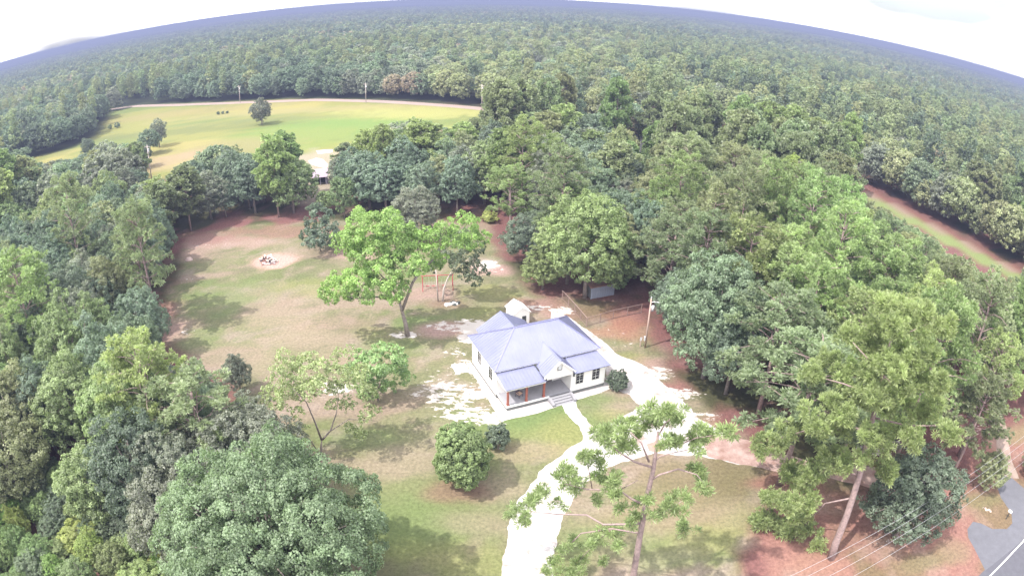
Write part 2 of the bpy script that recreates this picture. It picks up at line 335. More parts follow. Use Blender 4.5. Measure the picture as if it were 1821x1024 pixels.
F = np.stack([ii[:-1, :-1], ii[:-1, 1:], ii[1:, 1:], ii[1:, :-1]], -1).reshape(-1, 4)
mt, nt, N, L, b = new_mat('ground')
at = N.new('ShaderNodeAttribute'); at.attribute_name = 'albedo'; as_ = N.new('ShaderNodeAttribute'); as_.attribute_name = 'sand'
tcn = N.new('ShaderNodeTexCoord')
def noise(N, sc, det=5, ro=.6):
    z = N.new('ShaderNodeTexNoise'); z.inputs['Scale'].default_value = sc; z.inputs['Detail'].default_value = det; z.inputs['Roughness'].default_value = ro; return z
zf = noise(N, 2.6, 6, .75); zs = noise(N, 1.0, 6, .68)
mps = N.new('ShaderNodeMapping'); mps.inputs['Rotation'].default_value = (0, 0, .25); mps.inputs['Scale'].default_value = (.8, 1.4, 1)
L.new(tcn.outputs['Object'], zf.inputs['Vector']); L.new(tcn.outputs['Object'], mps.inputs['Vector']); L.new(mps.outputs['Vector'], zs.inputs['Vector'])
mr = N.new('ShaderNodeMapRange'); mr.inputs[1].default_value = .3; mr.inputs[2].default_value = .7; mr.inputs[3].default_value = .62; mr.inputs[4].default_value = 1.38
L.new(zf.outputs['Fac'], mr.inputs[0])
vm = N.new('ShaderNodeVectorMath'); vm.operation = 'SCALE'; L.new(at.outputs['Color'], vm.inputs[0]); L.new(mr.outputs[0], vm.inputs['Scale'])
ad = N.new('ShaderNodeMath'); ad.operation = 'ADD'; L.new(as_.outputs['Fac'], ad.inputs[0]); L.new(zs.outputs['Fac'], ad.inputs[1])
th = N.new('ShaderNodeMapRange'); th.inputs[1].default_value = 1.0; th.inputs[2].default_value = 1.05; L.new(ad.outputs[0], th.inputs[0])
mxg = N.new('ShaderNodeMix'); mxg.data_type = 'RGBA'; L.new(th.outputs[0], mxg.inputs[0]); L.new(vm.outputs[0], mxg.inputs[6]); mxg.inputs[7].default_value = (.42, .38, .36, 1)
L.new(mxg.outputs[2], b.inputs['Base Color']); b.inputs['Roughness'].default_value = .95; b.inputs['Specular IOR Level'].default_value = .1
bp = N.new('ShaderNodeBump'); bp.inputs['Strength'].default_value = .35; bp.inputs['Distance'].default_value = .1; L.new(zf.outputs['Fac'], bp.inputs['Height']); L.new(bp.outputs['Normal'], b.inputs['Normal'])
ground = link('ground', mesh_np('ground', np.stack([x, y, np.zeros(len(x))], 1), F, mt, {'albedo': col * .49, 'sand': sand}))
ground['kind'] = 'structure'

def sheet(name, poly, z, mat, wob=0.0, step=.35, seed=0):
    """a thin sheet on the ground with an uneven edge"""
    P = np.asarray(poly)[:, :2]; out = []
    for i in range(len(P)):
        a, b_ = P[i], P[(i + 1) % len(P)]; l = np.linalg.norm(b_ - a); k = max(1, int(l / step)); nn = np.array([b_[1] - a[1], a[0] - b_[0]]) / (l + 1e-9)
        for j in range(k):
            p = a + (b_ - a) * j / k
            w = (fbm(np.array([p[0]]), np.array([p[1]]), 1.6, seed, 3)[0] - .5) * 2 * wob
            out.append(p + nn * w)
    import bmesh
    bm = bmesh.new(); vs_ = [bm.verts.new((p[0], p[1], z)) for p in out]
    f = bm.faces.new(vs_); bmesh.ops.triangulate(bm, faces=[f]); bmesh.ops.recalc_face_normals(bm, faces=bm.faces)
    me = bpy.data.meshes.new(name); bm.to_mesh(me); bm.free(); me.materials.append(mat)
    if me.polygons[0].normal.z < 0: me.flip_normals()
    o = link(name, me); o['kind'] = 'structure'; return o
# drive: white crushed stone with reddish earth showing through
def drive_mat(name, a_, b_, lo, hi, fine=True):
    mt, nt, N, L, b = new_mat(name); t = N.new('ShaderNodeTexCoord'); z = noise(N, .45, 6, .68); L.new(t.outputs['Object'], z.inputs['Vector'])
    r = N.new('ShaderNodeValToRGB'); r.color_ramp.elements[0].position = lo; r.color_ramp.elements[1].position = hi
    r.color_ramp.elements[0].color = (*b_, 1); r.color_ramp.elements[1].color = (*a_, 1); L.new(z.outputs['Fac'], r.inputs['Fac'])
    z2 = noise(N, 6, 4, .7); L.new(t.outputs['Object'], z2.inputs['Vector']); m_ = N.new('ShaderNodeMapRange'); m_.inputs[3].default_value = .85; m_.inputs[4].default_value = 1.1; L.new(z2.outputs['Fac'], m_.inputs[0])
    v = N.new('ShaderNodeVectorMath'); v.operation = 'SCALE'; L.new(r.outputs['Color'], v.inputs[0]); L.new(m_.outputs[0], v.inputs['Scale'])
    L.new(v.outputs[0], b.inputs['Base Color']); b.inputs['Roughness'].default_value = .95
    bp = N.new('ShaderNodeBump'); bp.inputs['Strength'].default_value = .4; bp.inputs['Distance'].default_value = .05; L.new(z2.outputs['Fac'], bp.inputs['Height']); L.new(bp.outputs['Normal'], b.inputs['Normal'])
    return mt
M_DRIVE = drive_mat('crushed_stone', (.43, .405, .40), (.28, .205, .185), .34, .5)
sheet('gravel_driveway', DRIVE, .008, M_DRIVE, .42, .28, 3)
M_PATH = drive_mat('earth_track', (.36, .265, .24), (.21, .125, .105), .38, .62)
sheet('dirt_track', PX([(1240,770),(1300,776),(1335,783),(1376,803),(1440,820),(1560,830),(1640,860),(1600,880),(1480,850),(1386,838),(1310,824),(1262,812)]), .012, M_PATH, .35, .4, 7)
sheet('earth_patch', PX([(1150,790),(1170,783),(1182,795),(1172,803),(1152,802)]), .012, plain('red_earth', (.36, .23, .19), .95, var=.3), .25, .3, 9)
# roads
M_ASPH = plain('asphalt', (.095, .094, .112), .9, var=.2, scale=1.5, bump=.2)
M_APRON = plain('apron_asphalt', (.125, .125, .145), .9, var=.22, scale=.8, bump=.2)
M_LINE = plain('line_white', (.78, .76, .74), .8, var=.12, scale=5); M_YEL = plain('line_yellow', (.62, .42, .10), .8, var=.2, scale=5)
def rp_(t, s): q = R0 + RDIR * t + RN * s; return (q[0], q[1], 0)
road = sheet('road', [rp_(-60, -1.0), rp_(160, -1.0), rp_(160, 7.6), rp_(-60, 7.6)], .006, M_ASPH, .0, 4)
def marking(name, s, w, mat, z=.011):
    return sheet(name, [rp_(-60, s - w / 2), rp_(160, s - w / 2), rp_(160, s + w / 2), rp_(-60, s + w / 2)], z, mat, 0, 6)
marking('edge_line', 0.0, .16, M_LINE); marking('centre_line', 3.25, .13, M_YEL); marking('centre_line', 3.52, .13, M_YEL); marking('edge_line', 6.7, .16, M_LINE)
sheet('asphalt_apron', [tuple(G(*p)) for p in [(1752,1014),(1738,985),(1722,955),(1720,940),(1730,927),(1745,930),(1765,940),(1790,940),(1800,930),(1798,910),(1780,885),(1772,862),(1776,842),(1800,850),(1835,880),(1875,905),(1830,950)]], .010, M_APRON, .06, .5, 21)
M_TRK = drive_mat('sandy_track', (.32, .25, .22), (.21, .145, .12), .35, .6)
sheet('sandy_track', [tuple(G(*p)) for p in [(1776,842),(1770,810),(1772,770),(1760,730),(1778,726),(1792,770),(1798,815),(1812,850),(1800,850)]], .009, M_TRK, .2, .5, 23)
M_FROAD = plain('far_road', (.28, .215, .19), .9, var=.15, scale=.3)
fr = []
for k, p in enumerate(FARROAD):
    d = FARROAD[min(k+1, len(FARROAD)-1)] - FARROAD[max(k-1, 0)]; d = d[:2] / np.linalg.norm(d[:2]); nn = np.array([-d[1], d[0]]); fr.append((p[:2] + nn * 3.2, p[:2] - nn * 3.2))
sheet('far_road', [(a[0], a[1], 0) for a, _ in fr] + [(b_[0], b_[1], 0) for _, b_ in fr[::-1]], .02, M_FROAD, .3, 4, 5)
M_SAND = plain('white_sand', (.46, .42, .41), .95, var=.15, scale=1)
sheet('sand_clearing', PX([(549,286),(562,281),(575,284),(584,294),(580,299),(563,296),(552,292)]), .02, M_SAND, .4, 1, 11)
sheet('sand_clearing', PX([(562,268),(592,266),(592,271),(566,274)]), .02, M_SAND, .4, 1, 12)
M_CONC = plain('concrete', (.68, .64, .61), .9, var=.12, scale=2)
for nm, pl in (('concrete_pad', [HW(-2.6, 3.4), HW(-.9, 3.4), HW(-.9, 4.9), HW(-2.6, 4.9)]), ('concrete_pad', [HW(-3.0, 9.6), HW(-1.2, 9.4), HW(-1.1, 11.6), HW(-2.9, 11.8)])):
    o = sheet(nm, pl, .03, M_CONC, 0, 3)
sheet('sand_pad', [HW(-1.5, -1.6), HW(3, -1.7), HW(6.2, -1.4), HW(8.4, -1.3), HW(13.2, -.9), HW(13.6, .4), HW(13.2, 1), HW(0, 1), HW(-.3, 11.5), HW(-1.0, 11.5), HW(-1.1, 5)], .014, M_SAND, .18, .4, 31)

# ------------------------------------------------------------------ house
M_WALL = plain('white_siding', (.82, .80, .79), .6, var=.05, scale=1.2)
def roof_mat():
    mt, nt, N, L, b = new_mat('metal_roof'); t = N.new('ShaderNodeTexCoord'); z = noise(N, .5, 4, .5); L.new(t.outputs['Object'], z.inputs['Vector'])
    r = N.new('ShaderNodeValToRGB'); r.color_ramp.elements[0].position = .3; r.color_ramp.elements[1].position = .7
    r.color_ramp.elements[0].color = (.225, .233, .35, 1); r.color_ramp.elements[1].color = (.265, .273, .395, 1); L.new(z.outputs['Fac'], r.inputs['Fac'])
    L.new(r.outputs['Color'], b.inputs['Base Color']); b.inputs['Metallic'].default_value = .45; b.inputs['Roughness'].default_value = .36; return mt
M_ROOF = roof_mat()
M_TRIM = plain('white_trim', (.80, .79, .78), .55, var=.05); M_DARK = plain('dark_gap', (.055, .06, .058), .8, var=.3); M_FRAME = plain('window_frame', (.13, .125, .13), .6, var=.15)
mt, nt, N, L, b = new_mat('glass_dark'); b.inputs['Base Color'].default_value = (.03, .03, .035, 1); b.inputs['Roughness'].default_value = .08; M_GLASS = mt
M_CEDAR = plain('cedar_post', (.32, .105, .075), .7, var=.3, scale=3); M_PORCH = plain('porch_boards', (.27, .265, .29), .7, var=.15, scale=2); M_SKIRT = plain('foundation_block', (.17, .175, .17), .9, var=.35, scale=3)
M_STEP = plain('step_concrete', (.25, .245, .265), .8, var=.1, scale=3); M_DOOR = plain('door_paint', (.16, .14, .15), .5)
house = thing('house', 'white house with pale metal hip roof and front porch amid the yard', 'house', tuple(HO), HROT)
W, BF, BB = 13.0, 2.75, 10.9            # width, body front, body back
FZ, EV = .65, 4.15                      # porch floor, main eave
PE = 3.15                               # porch eave
def hb_(name, mat, fn, parent=house, label=None, smooth=False):
    s = MB(); fn(s); o = s.build(name, mat, parent, smooth)
    if label: o['label'] = label
    return o
hb_('wall', M_WALL, lambda s: s.box((-.3, BF, FZ), (W, BB, EV - .06)), label='main body of white siding')
hb_('foundation', M_SKIRT, lambda s: (s.box((-.26, BF + .05, 0), (W - .06, BB - .06, FZ - .03)), s.box((-.1, -.04, 0), (8.15, BF, FZ - .22)), s.box((8.32, .09, 0), (12.98, BF, FZ - .22))))
hb_('wing_wall', M_WALL, lambda s: s.box((8.25, .12, FZ - .02), (W, BF - .003, PE - .02)), label='projecting front room wall beside the porch')
hb_('rear_wall', M_WALL, lambda s: s.box((1.9, BB, .4), (8.1, 13.7, 3.1)))
def gable_wall(s): s.prism([(4.75, 3.05), (8.28, 3.05), (8.28, 3.62), (6.5, 5.28), (4.75, 3.62)], -.05, 2.7, 1)
hb_('gable_wall', M_WALL, gable_wall, label='white gable over the porch steps')
# roofs
def ribs(s, a, b_, c, d, n):
    """raised seams on the face a-b (eave) / d-c (ridge side), given as quad corners"""
    a, b_, c, d = map(Vector, (a, b_, c, d))
    nn = (b_ - a).cross(d - a).normalized(); nn = nn if nn.z > 0 else -nn
    ax = (b_ - a).normalized(); up_ = nn.cross(ax); up_ = up_ if up_.z > 0 else -up_
    wd = (b_ - a).length
    P2 = [((p - a).dot(ax), (p - a).dot(up_)) for p in (a, b_, c, d)]
    for k in range(1, n):
        u = wd * k / n; hi = 0
        for i in range(4):
            (u0, v0), (u1, v1) = P2[i], P2[(i + 1) % 4]
            if (u0 - u) * (u1 - u) < 0: hi = max(hi, v0 + (v1 - v0) * (u - u0) / (u1 - u0))
        if hi > .2: s.bar(a + ax * u + nn * .012, a + ax * u + up_ * hi + nn * .012, .035, .05)
e = .45
A_, B_, E_, Bk = (-.3 - e, BF - e, EV), (-.3 - e, BB + e, EV), (W + e, BF - e, EV), (W + e, BB + e, EV)
RZ = 6.75; C_, D_ = (3.7, 6.82, RZ), (9.6, 6.82, RZ)
def main_roof(s):
    s.slab([A_, E_, D_, C_], .10); s.slab([B_, A_, C_], .10); s.slab([E_, Bk, D_], .10); s.slab([Bk, B_, C_, D_], .10)
    ribs(s, A_, E_, D_, C_, 30); ribs(s, B_, A_, C_, C_, 18); ribs(s, E_, Bk, D_, D_, 18); ribs(s, Bk, B_, C_, D_, 30)
roof = hb_('roof', M_ROOF, main_roof, label='big hipped roof of pale lavender metal')
def caps(s):
    for a, b_ in ((C_, D_), (A_, C_), (B_, C_), (E_, D_), (Bk, D_)): s.bar(Vector(a) + Vector((0, 0, .02)), Vector(b_) + Vector((0, 0, .03)), .16, .05)
hb_('ridge_cap', plain('ridge_metal', (.22, .22, .36), .45, .3), caps, roof)
def soffit(s): s.box((-.7, BF - .4, EV - .16), (W + .4, BB + .4, EV - .065))
hb_('fascia', M_TRIM, soffit, roof)
# gable roof
GP, GE = 5.45, 3.62; gl, gr, gc = 4.45, 8.55, 6.5
def gable_roof(s):
    s.slab([(gl, -.3, GE), (gc, -.3, GP), (gc, 5.1, GP), (gl, 2.1, GE)], .09); s.slab([(gc, -.3, GP), (gr, -.3, GE), (gr, 2.1, GE), (gc, 5.1, GP)], .09)
    ribs(s, (gl, -.3, GE), (gl, 2.1, GE), (gc, 5.1, GP), (gc, -.3, GP), 6); ribs(s, (gr, 2.1, GE), (gr, -.3, GE), (gc, -.3, GP), (gc, 5.1, GP), 6)
    s.bar((gc, -.3, GP + .02), (gc, 5.0, GP + .02), .14, .05)
hb_('gable_roof', M_ROOF, gable_roof, roof)
def rakes(s):
    s.bar((gl, -.32, GE - .12), (gc, -.32, GP - .12), .05, .18); s.bar((gc, -.32, GP - .12), (gr, -.32, GE - .12), .05, .18)
hb_('rake_board', M_TRIM, rakes, roof)
# porch roof, wing roof: low skirts under the main eave
PT = 3.92
pa, pb, pc, pd = (-.4, -.32, PE), (4.8, -.32, PE), (4.36, BF - .02, PT), (-.5, BF - .02, PT)
hb_('porch_roof', M_ROOF, lambda s: (s.slab([pa, pb, pc, pd], .08), ribs(s, pa, pb, pc, pd, 12)), label='low porch roof of pale metal')
wa, wb, wc, wd_ = (8.5, -.3, PE + .02), (W + .5, -.3, PE + .02), (W - .1, BF - .02, PT), (8.5, BF - .02, PT)
hb_('wing_roof', M_ROOF, lambda s: (s.slab([wa, wb, wc, wd_], .08), s.slab([wb, (W + .5, BF, PE + .02), wc], .08), ribs(s, wa, wb, wc, wd_, 10)), label='low metal roof over the front room')
for a_, b_, w_, h_ in (((-.45, BF - .06, PT + .07), (4.35, BF - .06, PT + .07), .10, .17), ((4.34, BF - .1, PT + .03), (4.72, -.3, PE + .10), .12, .16), ((8.6, BF - .06, PT + .07), (W - .1, BF - .06, PT + .07), .10, .17)):
    hb_('flashing_shade_strip', M_DARK, lambda s: s.bar(a_, b_, w_, h_), label='dark strip along the top of a low roof')  # black flashing and the shadow line under the eaves, both as dark bars
hb_('porch_beam', M_TRIM, lambda s: (s.box((-.25, -.12, PE - .36), (4.74, .12, PE - .07)), s.box((-.25, .121, PE - .36), (-.05, BF - .01, PE - .07))))
hb_('porch_ceiling', M_TRIM, lambda s: s.box((-.1, .13, PE - .12), (8.24, BF - .004, PE - .09)))
hb_('porch_floor', M_PORCH, lambda s: s.box((-.12, 0, FZ - .14), (8.24, BF - .003, FZ)), label='grey boarded porch floor')
hb_('floor_edge', M_TRIM, lambda s: (s.box((-.2, -.1, FZ - .2), (5.3, -.002, FZ + .02)), s.box((-.2, -.002, FZ - .2), (-.122, BF, FZ + .02))))
for u in (.05, 2.4, 4.66):
    cl = hb_('column', M_CEDAR, lambda s: s.box((u - .11, .02, FZ), (u + .11, .24, PE - .36)))
    hb_('column_base', M_CEDAR, lambda s: s.box((u - .15, -.02, FZ + .001), (u + .15, .28, FZ + .18)), cl)
sz = [FZ - .16 - k * .155 for k in range(4)]
for k in range(4): hb_('step', M_STEP, lambda s: s.box((5.45, -.12 - .34 * (k + 1), 0), (7.95, -.12 - .34 * k, sz[k])))
for u0, u1 in ((5.1, 5.44), (7.96, 8.3)):
    hb_('cheek_wall', M_STEP, lambda s: s.prism([(-.1, 0), (-1.5, 0), (-1.5, .32), (-.9, .52), (-.1, .55)], u0, u1, 0))
hb_('base_board', M_TRIM, lambda s: s.box((8.2, .08, FZ - .2), (W + .04, .119, FZ - .02))); hb_('base_board', M_TRIM, lambda s: s.box((-.34, BF + .06, FZ - .2), (-.301, BB, FZ - .02)))
def window(u, z0, w, h, v, side='front', parent=house):
    """double-hung window in the front wall, or in the left wall"""
    def bx(s, a0, a1, b0, b1, d0, d1):
        if side == 'front': s.box((a0, v - d1, b0), (a1, v - d0, b1))
        else: s.box((v - d1, a0, b0), (v - d0, a1, b1))
    s = MB(); t = .09 if side == 'front' else .05; bx0 = bx
    if side != 'front': bx = lambda s, a0, a1, b0, b1, d0, d1: bx0(s, a0, a1, b0, b1, d0 * .6 + .001, d1 * .45)
    bx(s, u - w/2, u - w/2 + t, z0, z0 + h, .004, .07); bx(s, u + w/2 - t, u + w/2, z0, z0 + h, .004, .07)
    bx(s, u - w/2 + t, u + w/2 - t, z0, z0 + t, .004, .07); bx(s, u - w/2 + t, u + w/2 - t, z0 + h - t, z0 + h, .004, .07); bx(s, u - w/2 + t, u + w/2 - t, z0 + h/2 - t*.6, z0 + h/2 + t*.6, .004, .06)
    f = s.build('window', M_FRAME, parent)
    for k in (0, 1):
        p = MB(); zz = z0 + t + k * (h/2 - t * .4); hh = h/2 - t * 1.6
        ww = w/2 - t; bx(p, u - ww, u + ww, zz, zz + hh, .003, .03); p.build('pane', M_GLASS, f)
        q = MB(); bx(q, u - .02, u + .02, zz, zz + hh, .031, .045); bx(q, u - ww, u - .021, zz + hh/2 - .02, zz + hh/2 + .02, .031, .045); bx(q, u + .021, u + ww, zz + hh/2 - .02, zz + hh/2 + .02, .031, .045); q.build('muntin', M_TRIM, f)
    return f
window(9.4, 1.35, 1.0, 1.6, .12); window(11.65, 1.35, 1.0, 1.6, .12)
window(8.3, 1.7, 1.05, 1.7, -.3, 'left'); window(4.6, 1.7, 1.05, 1.7, -.3, 'left')
window(1.4, 1.2, .9, 1.6, BF); window(3.6, 1.2, .9, 1.6, BF)
w_ = hb_('window', M_FRAME, lambda s: (s.box((6.2, -.10, 4.05), (6.28, -.053, 4.7)), s.box((6.72, -.10, 4.05), (6.8, -.053, 4.7)), s.box((6.281, -.10, 4.05), (6.719, -.053, 4.14))), label='small attic window in the gable')
hb_('pane', plain('pale_pane', (.62, .63, .66), .3), lambda s: s.box((6.281, -.09, 4.141), (6.719, -.052, 4.7)), w_)
dr = hb_('door', M_DOOR, lambda s: s.box((6.1, BF - .06, FZ + .02), (7.05, BF - .004, FZ + 2.1)))
hb_('door_frame', M_TRIM, lambda s: (s.box((5.98, BF - .08, FZ + .01), (6.09, BF - .005, FZ + 2.2)), s.box((7.06, BF - .08, FZ + .01), (7.17, BF - .005, FZ + 2.2)), s.box((6.091, BF - .08, FZ + 2.11), (7.059, BF - .005, FZ + 2.2))), dr)
hb_('handle', M_TRIM, lambda s: s.box((6.95, BF - .12, FZ + 1.0), (7.0, BF - .061, FZ + 1.08)), dr)
hb_('dark_piece', M_DARK, lambda s: (s.box((8.45, -.16, 2.72), (8.6, .118, 2.78)), s.bar((8.52, -.05, 3.1), (8.52, .10, 2.6), .14)), label='dark piece under the right end of the gable')  # dark piece marking the gap at the eave return
# rear wing roof
ra, rb_, rc, rd = (1.4, 14.0, 3.2), (1.4, BB - .3, 3.2), (4.85, BB - 1.4, 5.25), (4.85, 14.0, 5.25)
ra2, rb2 = (8.4, 14.0, 3.2), (8.4, BB - .3, 3.2)
hb_('rear_roof', M_ROOF, lambda s: (s.slab([ra, rb_, rc, rd], .09), s.slab([rb2, ra2, rd, rc], .09), ribs(s, ra, rb_, rc, rd, 8), ribs(s, rb2, ra2, rd, rc, 8), s.bar(rd, rc, .14, .06)), label='metal roof of the rear wing')
hb_('rear_gable', M_WALL, lambda s: s.prism([(1.9, 3.1), (8.1, 3.1), (4.85, 5.05)], 13.55, 13.7, 1))
# chair and pot on the porch
ch = thing('porch_chair', 'dark porch chair with a pale cushion between the left and middle red columns', 'chair', tuple(HW(2.0, 1.3, FZ)), HROT + .4)
M_CHAIR = plain('chair_wood', (.12, .10, .12), .7); M_CUSH = plain('cushion', (.62, .42, .30), .9)
MB().box((-.32, -.3, .36), (.32, .3, .42)).build('seat', M_CHAIR, ch); MB().box((-.32, .26, .42), (.32, .32, 1.05)).build('backrest', M_CHAIR, ch); MB().box((-.26, -.26, .421), (.26, .24, .52)).build('cushion', M_CUSH, ch)
for sx in (-.29, .29):
    for sy in (-.27, .27): MB().box((sx - .03, sy - .03, 0), (sx + .03, sy + .03, .36)).build('leg', M_CHAIR, ch)
    MB().box((sx - .05, -.3, .62), (sx + .05, .26, .66)).build('arm', M_CHAIR, ch)

# white outbuilding behind the house
_o = HW(8.3, 17.4); ob = thing('outbuilding', 'small white gabled outbuilding with a dark doorway behind the house', 'shed', tuple(_o), HROT)
MB().prism([(0, 0), (2.5, 0), (2.5, 2.35), (1.25, 3.2), (0, 2.35)], 0, 2.6, 1).build('wall', M_WALL, ob)
M_WROOF = plain('white_roof', (.80, .79, .78), .5, var=.05)
MB().slab([(-.18, -.2, 2.32), (1.25, -.2, 3.3), (1.25, 2.8, 3.3), (-.18, 2.8, 2.32)], .07).slab([(1.25, -.2, 3.3), (2.68, -.2, 2.32), (2.68, 2.8, 2.32), (1.25, 2.8, 3.3)], .07).build('roof', M_WROOF, ob)
dd = MB().box((1.35, -.03, .05), (2.0, -.004, 1.75)).build('door', M_DARK, ob); MB().box((1.27, -.05, .02), (1.345, -.005, 1.82)).box((2.005, -.05, .02), (2.08, -.005, 1.82)).build('door_frame', M_TRIM, dd)

# blue grey shed under the trees
_b = G(1050, 532); _b2 = G(1092, 524); _d = (_b2 - _b)[:2]; LN = float(np.linalg.norm(_d)); rz = math.atan2(_d[1], _d[0])
M_BLUE = plain('blue_boards', (.34, .37, .47), .7, var=.25, scale=1.2); M_RUST = plain('leaf_strewn_roof', (.34, .19, .16), .9, var=.4, scale=2)
bs = thing('shed', 'low blue grey board shed under the trees behind the fence', 'shed', tuple(_b), rz)
MB().box((.05, .03, .05), (LN - .05, 2.4, 2.0)).build('wall', M_SKIRT, bs)
nb = int(LN / .42)
for k in range(nb):
    if k == 0:
        bd = MB().box((0, 0, 0), (LN / nb - .025, .027, 2.02)).build('board', M_BLUE, bs); bme = bd.data
    else: link('board', bme, bs, (k * LN / nb, (k % 3) * .004, 0))
MB().slab([(-.2, -.25, 2.05), (LN + .2, -.25, 2.05), (LN + .2, 2.7, 2.5), (-.2, 2.7, 2.5)], .08).build('roof', M_RUST, bs)

# barn beyond the wood
M_PINKROOF = plain('pale_tin', (.33, .26, .31), .5, .1, var=.1, scale=.6); M_BWALL = plain('barn_boards', (.38, .36, .44), .8, var=.2)
_o = G(558, 330); bn_s = .68; bn = thing('barn', 'open fronted barn with a pale pinkish tin roof in the clearing beyond the wood', 'barn', tuple(_o), rad(14))
MB().box((0, 0, 0), (.25, 6.5, 3.0)).box((4.9, 0, 0), (5.2, 6.5, 3.0)).box((.25, 6.2, 0), (4.9, 6.5, 3.3)).build('wall', M_BWALL, bn)
MB().slab([(-.5, -.6, 3.1), (5.6, -.6, 3.1), (5.6, 7, 4.4), (-.5, 7, 4.4)], .15).build('roof', M_PINKROOF, bn)
MB().box((.26, 3.5, 0), (4.89, 3.7, 2.9)).build('dark_opening', M_DARK, bn)  # dark panel standing in for the shaded inside of the opening
for u in (.4, 2.6, 4.7): MB().box((u - .1, -.2, 0), (u + .1, 0, 3.0)).build('post', M_BWALL, bn)

bn.scale = (bn_s, bn_s, bn_s)
# pale houses half hidden in the trees
def far_house(px, py, w, d, h, rz, label, wall=(.78, .77, .80), rf=(.50, .49, .52)):
    t = thing('far_house', label, 'house', tuple(G(px, py)), rz)
    wm = plain('far_wall', wall, .7, var=.06); rm = plain('far_roof', rf, .7, var=.15)
    MB().prism([(0, 0), (w, 0), (w, h), (w / 2, h + w * .28), (0, h)], 0, d, 1).build('wall', wm, t)
    MB().slab([(-.4, -.4, h - .1), (w / 2, -.4, h + w * .3), (w / 2, d + .4, h + w * .3), (-.4, d + .4, h - .1)], .12).slab([(w / 2, -.4, h + w * .3), (w + .4, -.4, h - .1), (w + .4, d + .4, h - .1), (w / 2, d + .4, h + w * .3)], .12).build('roof', rm, t)
    for k in (.25, .7): MB().box((w * k - .5, -.05, 1), (w * k + .5, -.004, 2.3)).build('window', M_GLASS, t)
    return t
FARH = [(1141, 272, 'white house showing through a gap in the trees behind the tall pine'), (1192, 246, 'tan house roof half hidden among the trees right of the white house'), (1058, 226, 'small pale house deep in the trees right of the field'), (1256, 336, 'low pale cottage glimpsed between the pines on the right'), (372, 338, 'small white shed glimpsed through the trunks behind the lawn'), (1285, 246, 'reddish roofed house deep in the trees on the right')]
far_house(1136, 276, 5, 7, 5.0, rad(8), FARH[0][2]); far_house(1188, 250, 7, 8, 3.2, rad(20), FARH[1][2], (.74, .66, .58), (.70, .60, .52))
far_house(1055, 228, 4, 6, 3.6, rad(0), FARH[2][2]); far_house(1252, 338, 5, 6, 2.8, rad(30), FARH[3][2], (.78, .74, .70), (.62, .40, .32))
far_house(366, 342, 3, 4, 3.0, rad(-10), FARH[4][2]); far_house(1280, 250, 8, 7, 3.0, rad(10), FARH[5][2], (.7, .6, .58), (.36, .18, .16))

# ------------------------------------------------------------------ poles, wires, fence, small things
M_POLE = plain('pole_wood', (.46, .34, .29), .9, var=.25, scale=2); M_METAL = plain('pale_metal', (.62, .63, .66), .45, .4)
_p = G(1147, 618)
pl = thing('utility_pole', 'wooden utility pole with a lamp arm and grey can right of the drive', 'utility pole', tuple(_p))
MB().tube([(0, 0, 0), (0, 0, 7.6)], [.13, .095], 10).build('pole', M_POLE, pl, True)
MB().tube([(0, 0, 7.0), (.5, -.1, 7.15), (.95, -.15, 7.1)], [.04, .04, .04], 6).build('lamp_arm', M_METAL, pl)
MB().tube([(.85, -.14, 7.1), (1.15, -.18, 7.06), (1.3, -.2, 7.0)], [.09, .15, .10], 8).build('lamp_head', M_METAL, pl, True)
MB().tube([(.36, -.05, 5.75), (.36, -.05, 6.55)], [.22, .22], 12).build('transformer', M_METAL, pl, True)
MB().tube([(0, 0, 7.6), (0, 0, 7.85)], [.10, .06], 8).build('insulator', M_METAL, pl)
MB().box((-.32, -.2, 1.2), (-.14, .1, 1.8)).build('meter_box', M_METAL, pl)
mb = thing('meter_post', 'short post with a pale box at the foot of the utility pole', 'meter post', tuple(G(1138, 616)))
MB().box((-.06, -.06, 0), (.06, .06, 1.3)).build('post', M_POLE, mb); MB().box((-.14, -.1, 1.0), (.14, -.061, 1.5)).build('box', M_METAL, mb)
def far_pole(px, py, H, label):
    t = thing('utility_pole', label, 'utility pole', tuple(G(px, py)), 0)
    MB().tube([(0, 0, 0), (0, 0, H)], [.17, .13], 8).build('pole', M_DEAD, t, True); MB().box((-1.1, -.06, H - .7), (1.1, .06, H - .56)).build('crossarm', M_DEAD, t)
    MB().tube([(.32, 0, H - 2.1), (.32, 0, H - 1.2)], [.25, .25], 8).build('transformer', M_METAL, t)
far_pole(270, 320, 10.8, 'pale utility pole at the near edge of the field beside the dark thicket'); far_pole(857, 196, 10.5, 'utility pole by the far road at the right end of the field')
far_pole(945, 207, 7.5, 'short utility pole at the end of the far road right of the field'); far_pole(427, 183, 9, 'slim utility pole on the far road left of the lone field tree'); far_pole(651, 183, 9, 'utility pole in front of the wood behind the middle of the far road')
# wires over the road verge
M_WIRE = plain('wire', (.42, .42, .44), .5, .3)
wa_, wb_ = G(1821, 796, 8)[:2], G(1560, 968, 8)[:2]; wdv = (wb_ - wa_) / np.linalg.norm(wb_ - wa_); wnv = np.array([-wdv[1], wdv[0]])
for k, (off, z) in enumerate(((-1.1, 8.3), (-.35, 8.4), (.5, 8.3), (1.1, 7.2))):
    pts = []
    for j in range(25):
        t = j / 24 * 2 - 1; q = wa_ + (wb_ - wa_) * .9 + wdv * t * 46 + wnv * off; pts.append((q[0], q[1], z + .9 * (t * t - .2)))
    tag(MB().tube(pts, [.014] * 25, 5).build('power_line', M_WIRE), ('upper overhead wire crossing the road verge at lower right' if k < 3 else 'lower overhead cable hung below the three wires at lower right'), 'power line', 'overhead wires at the road verge')
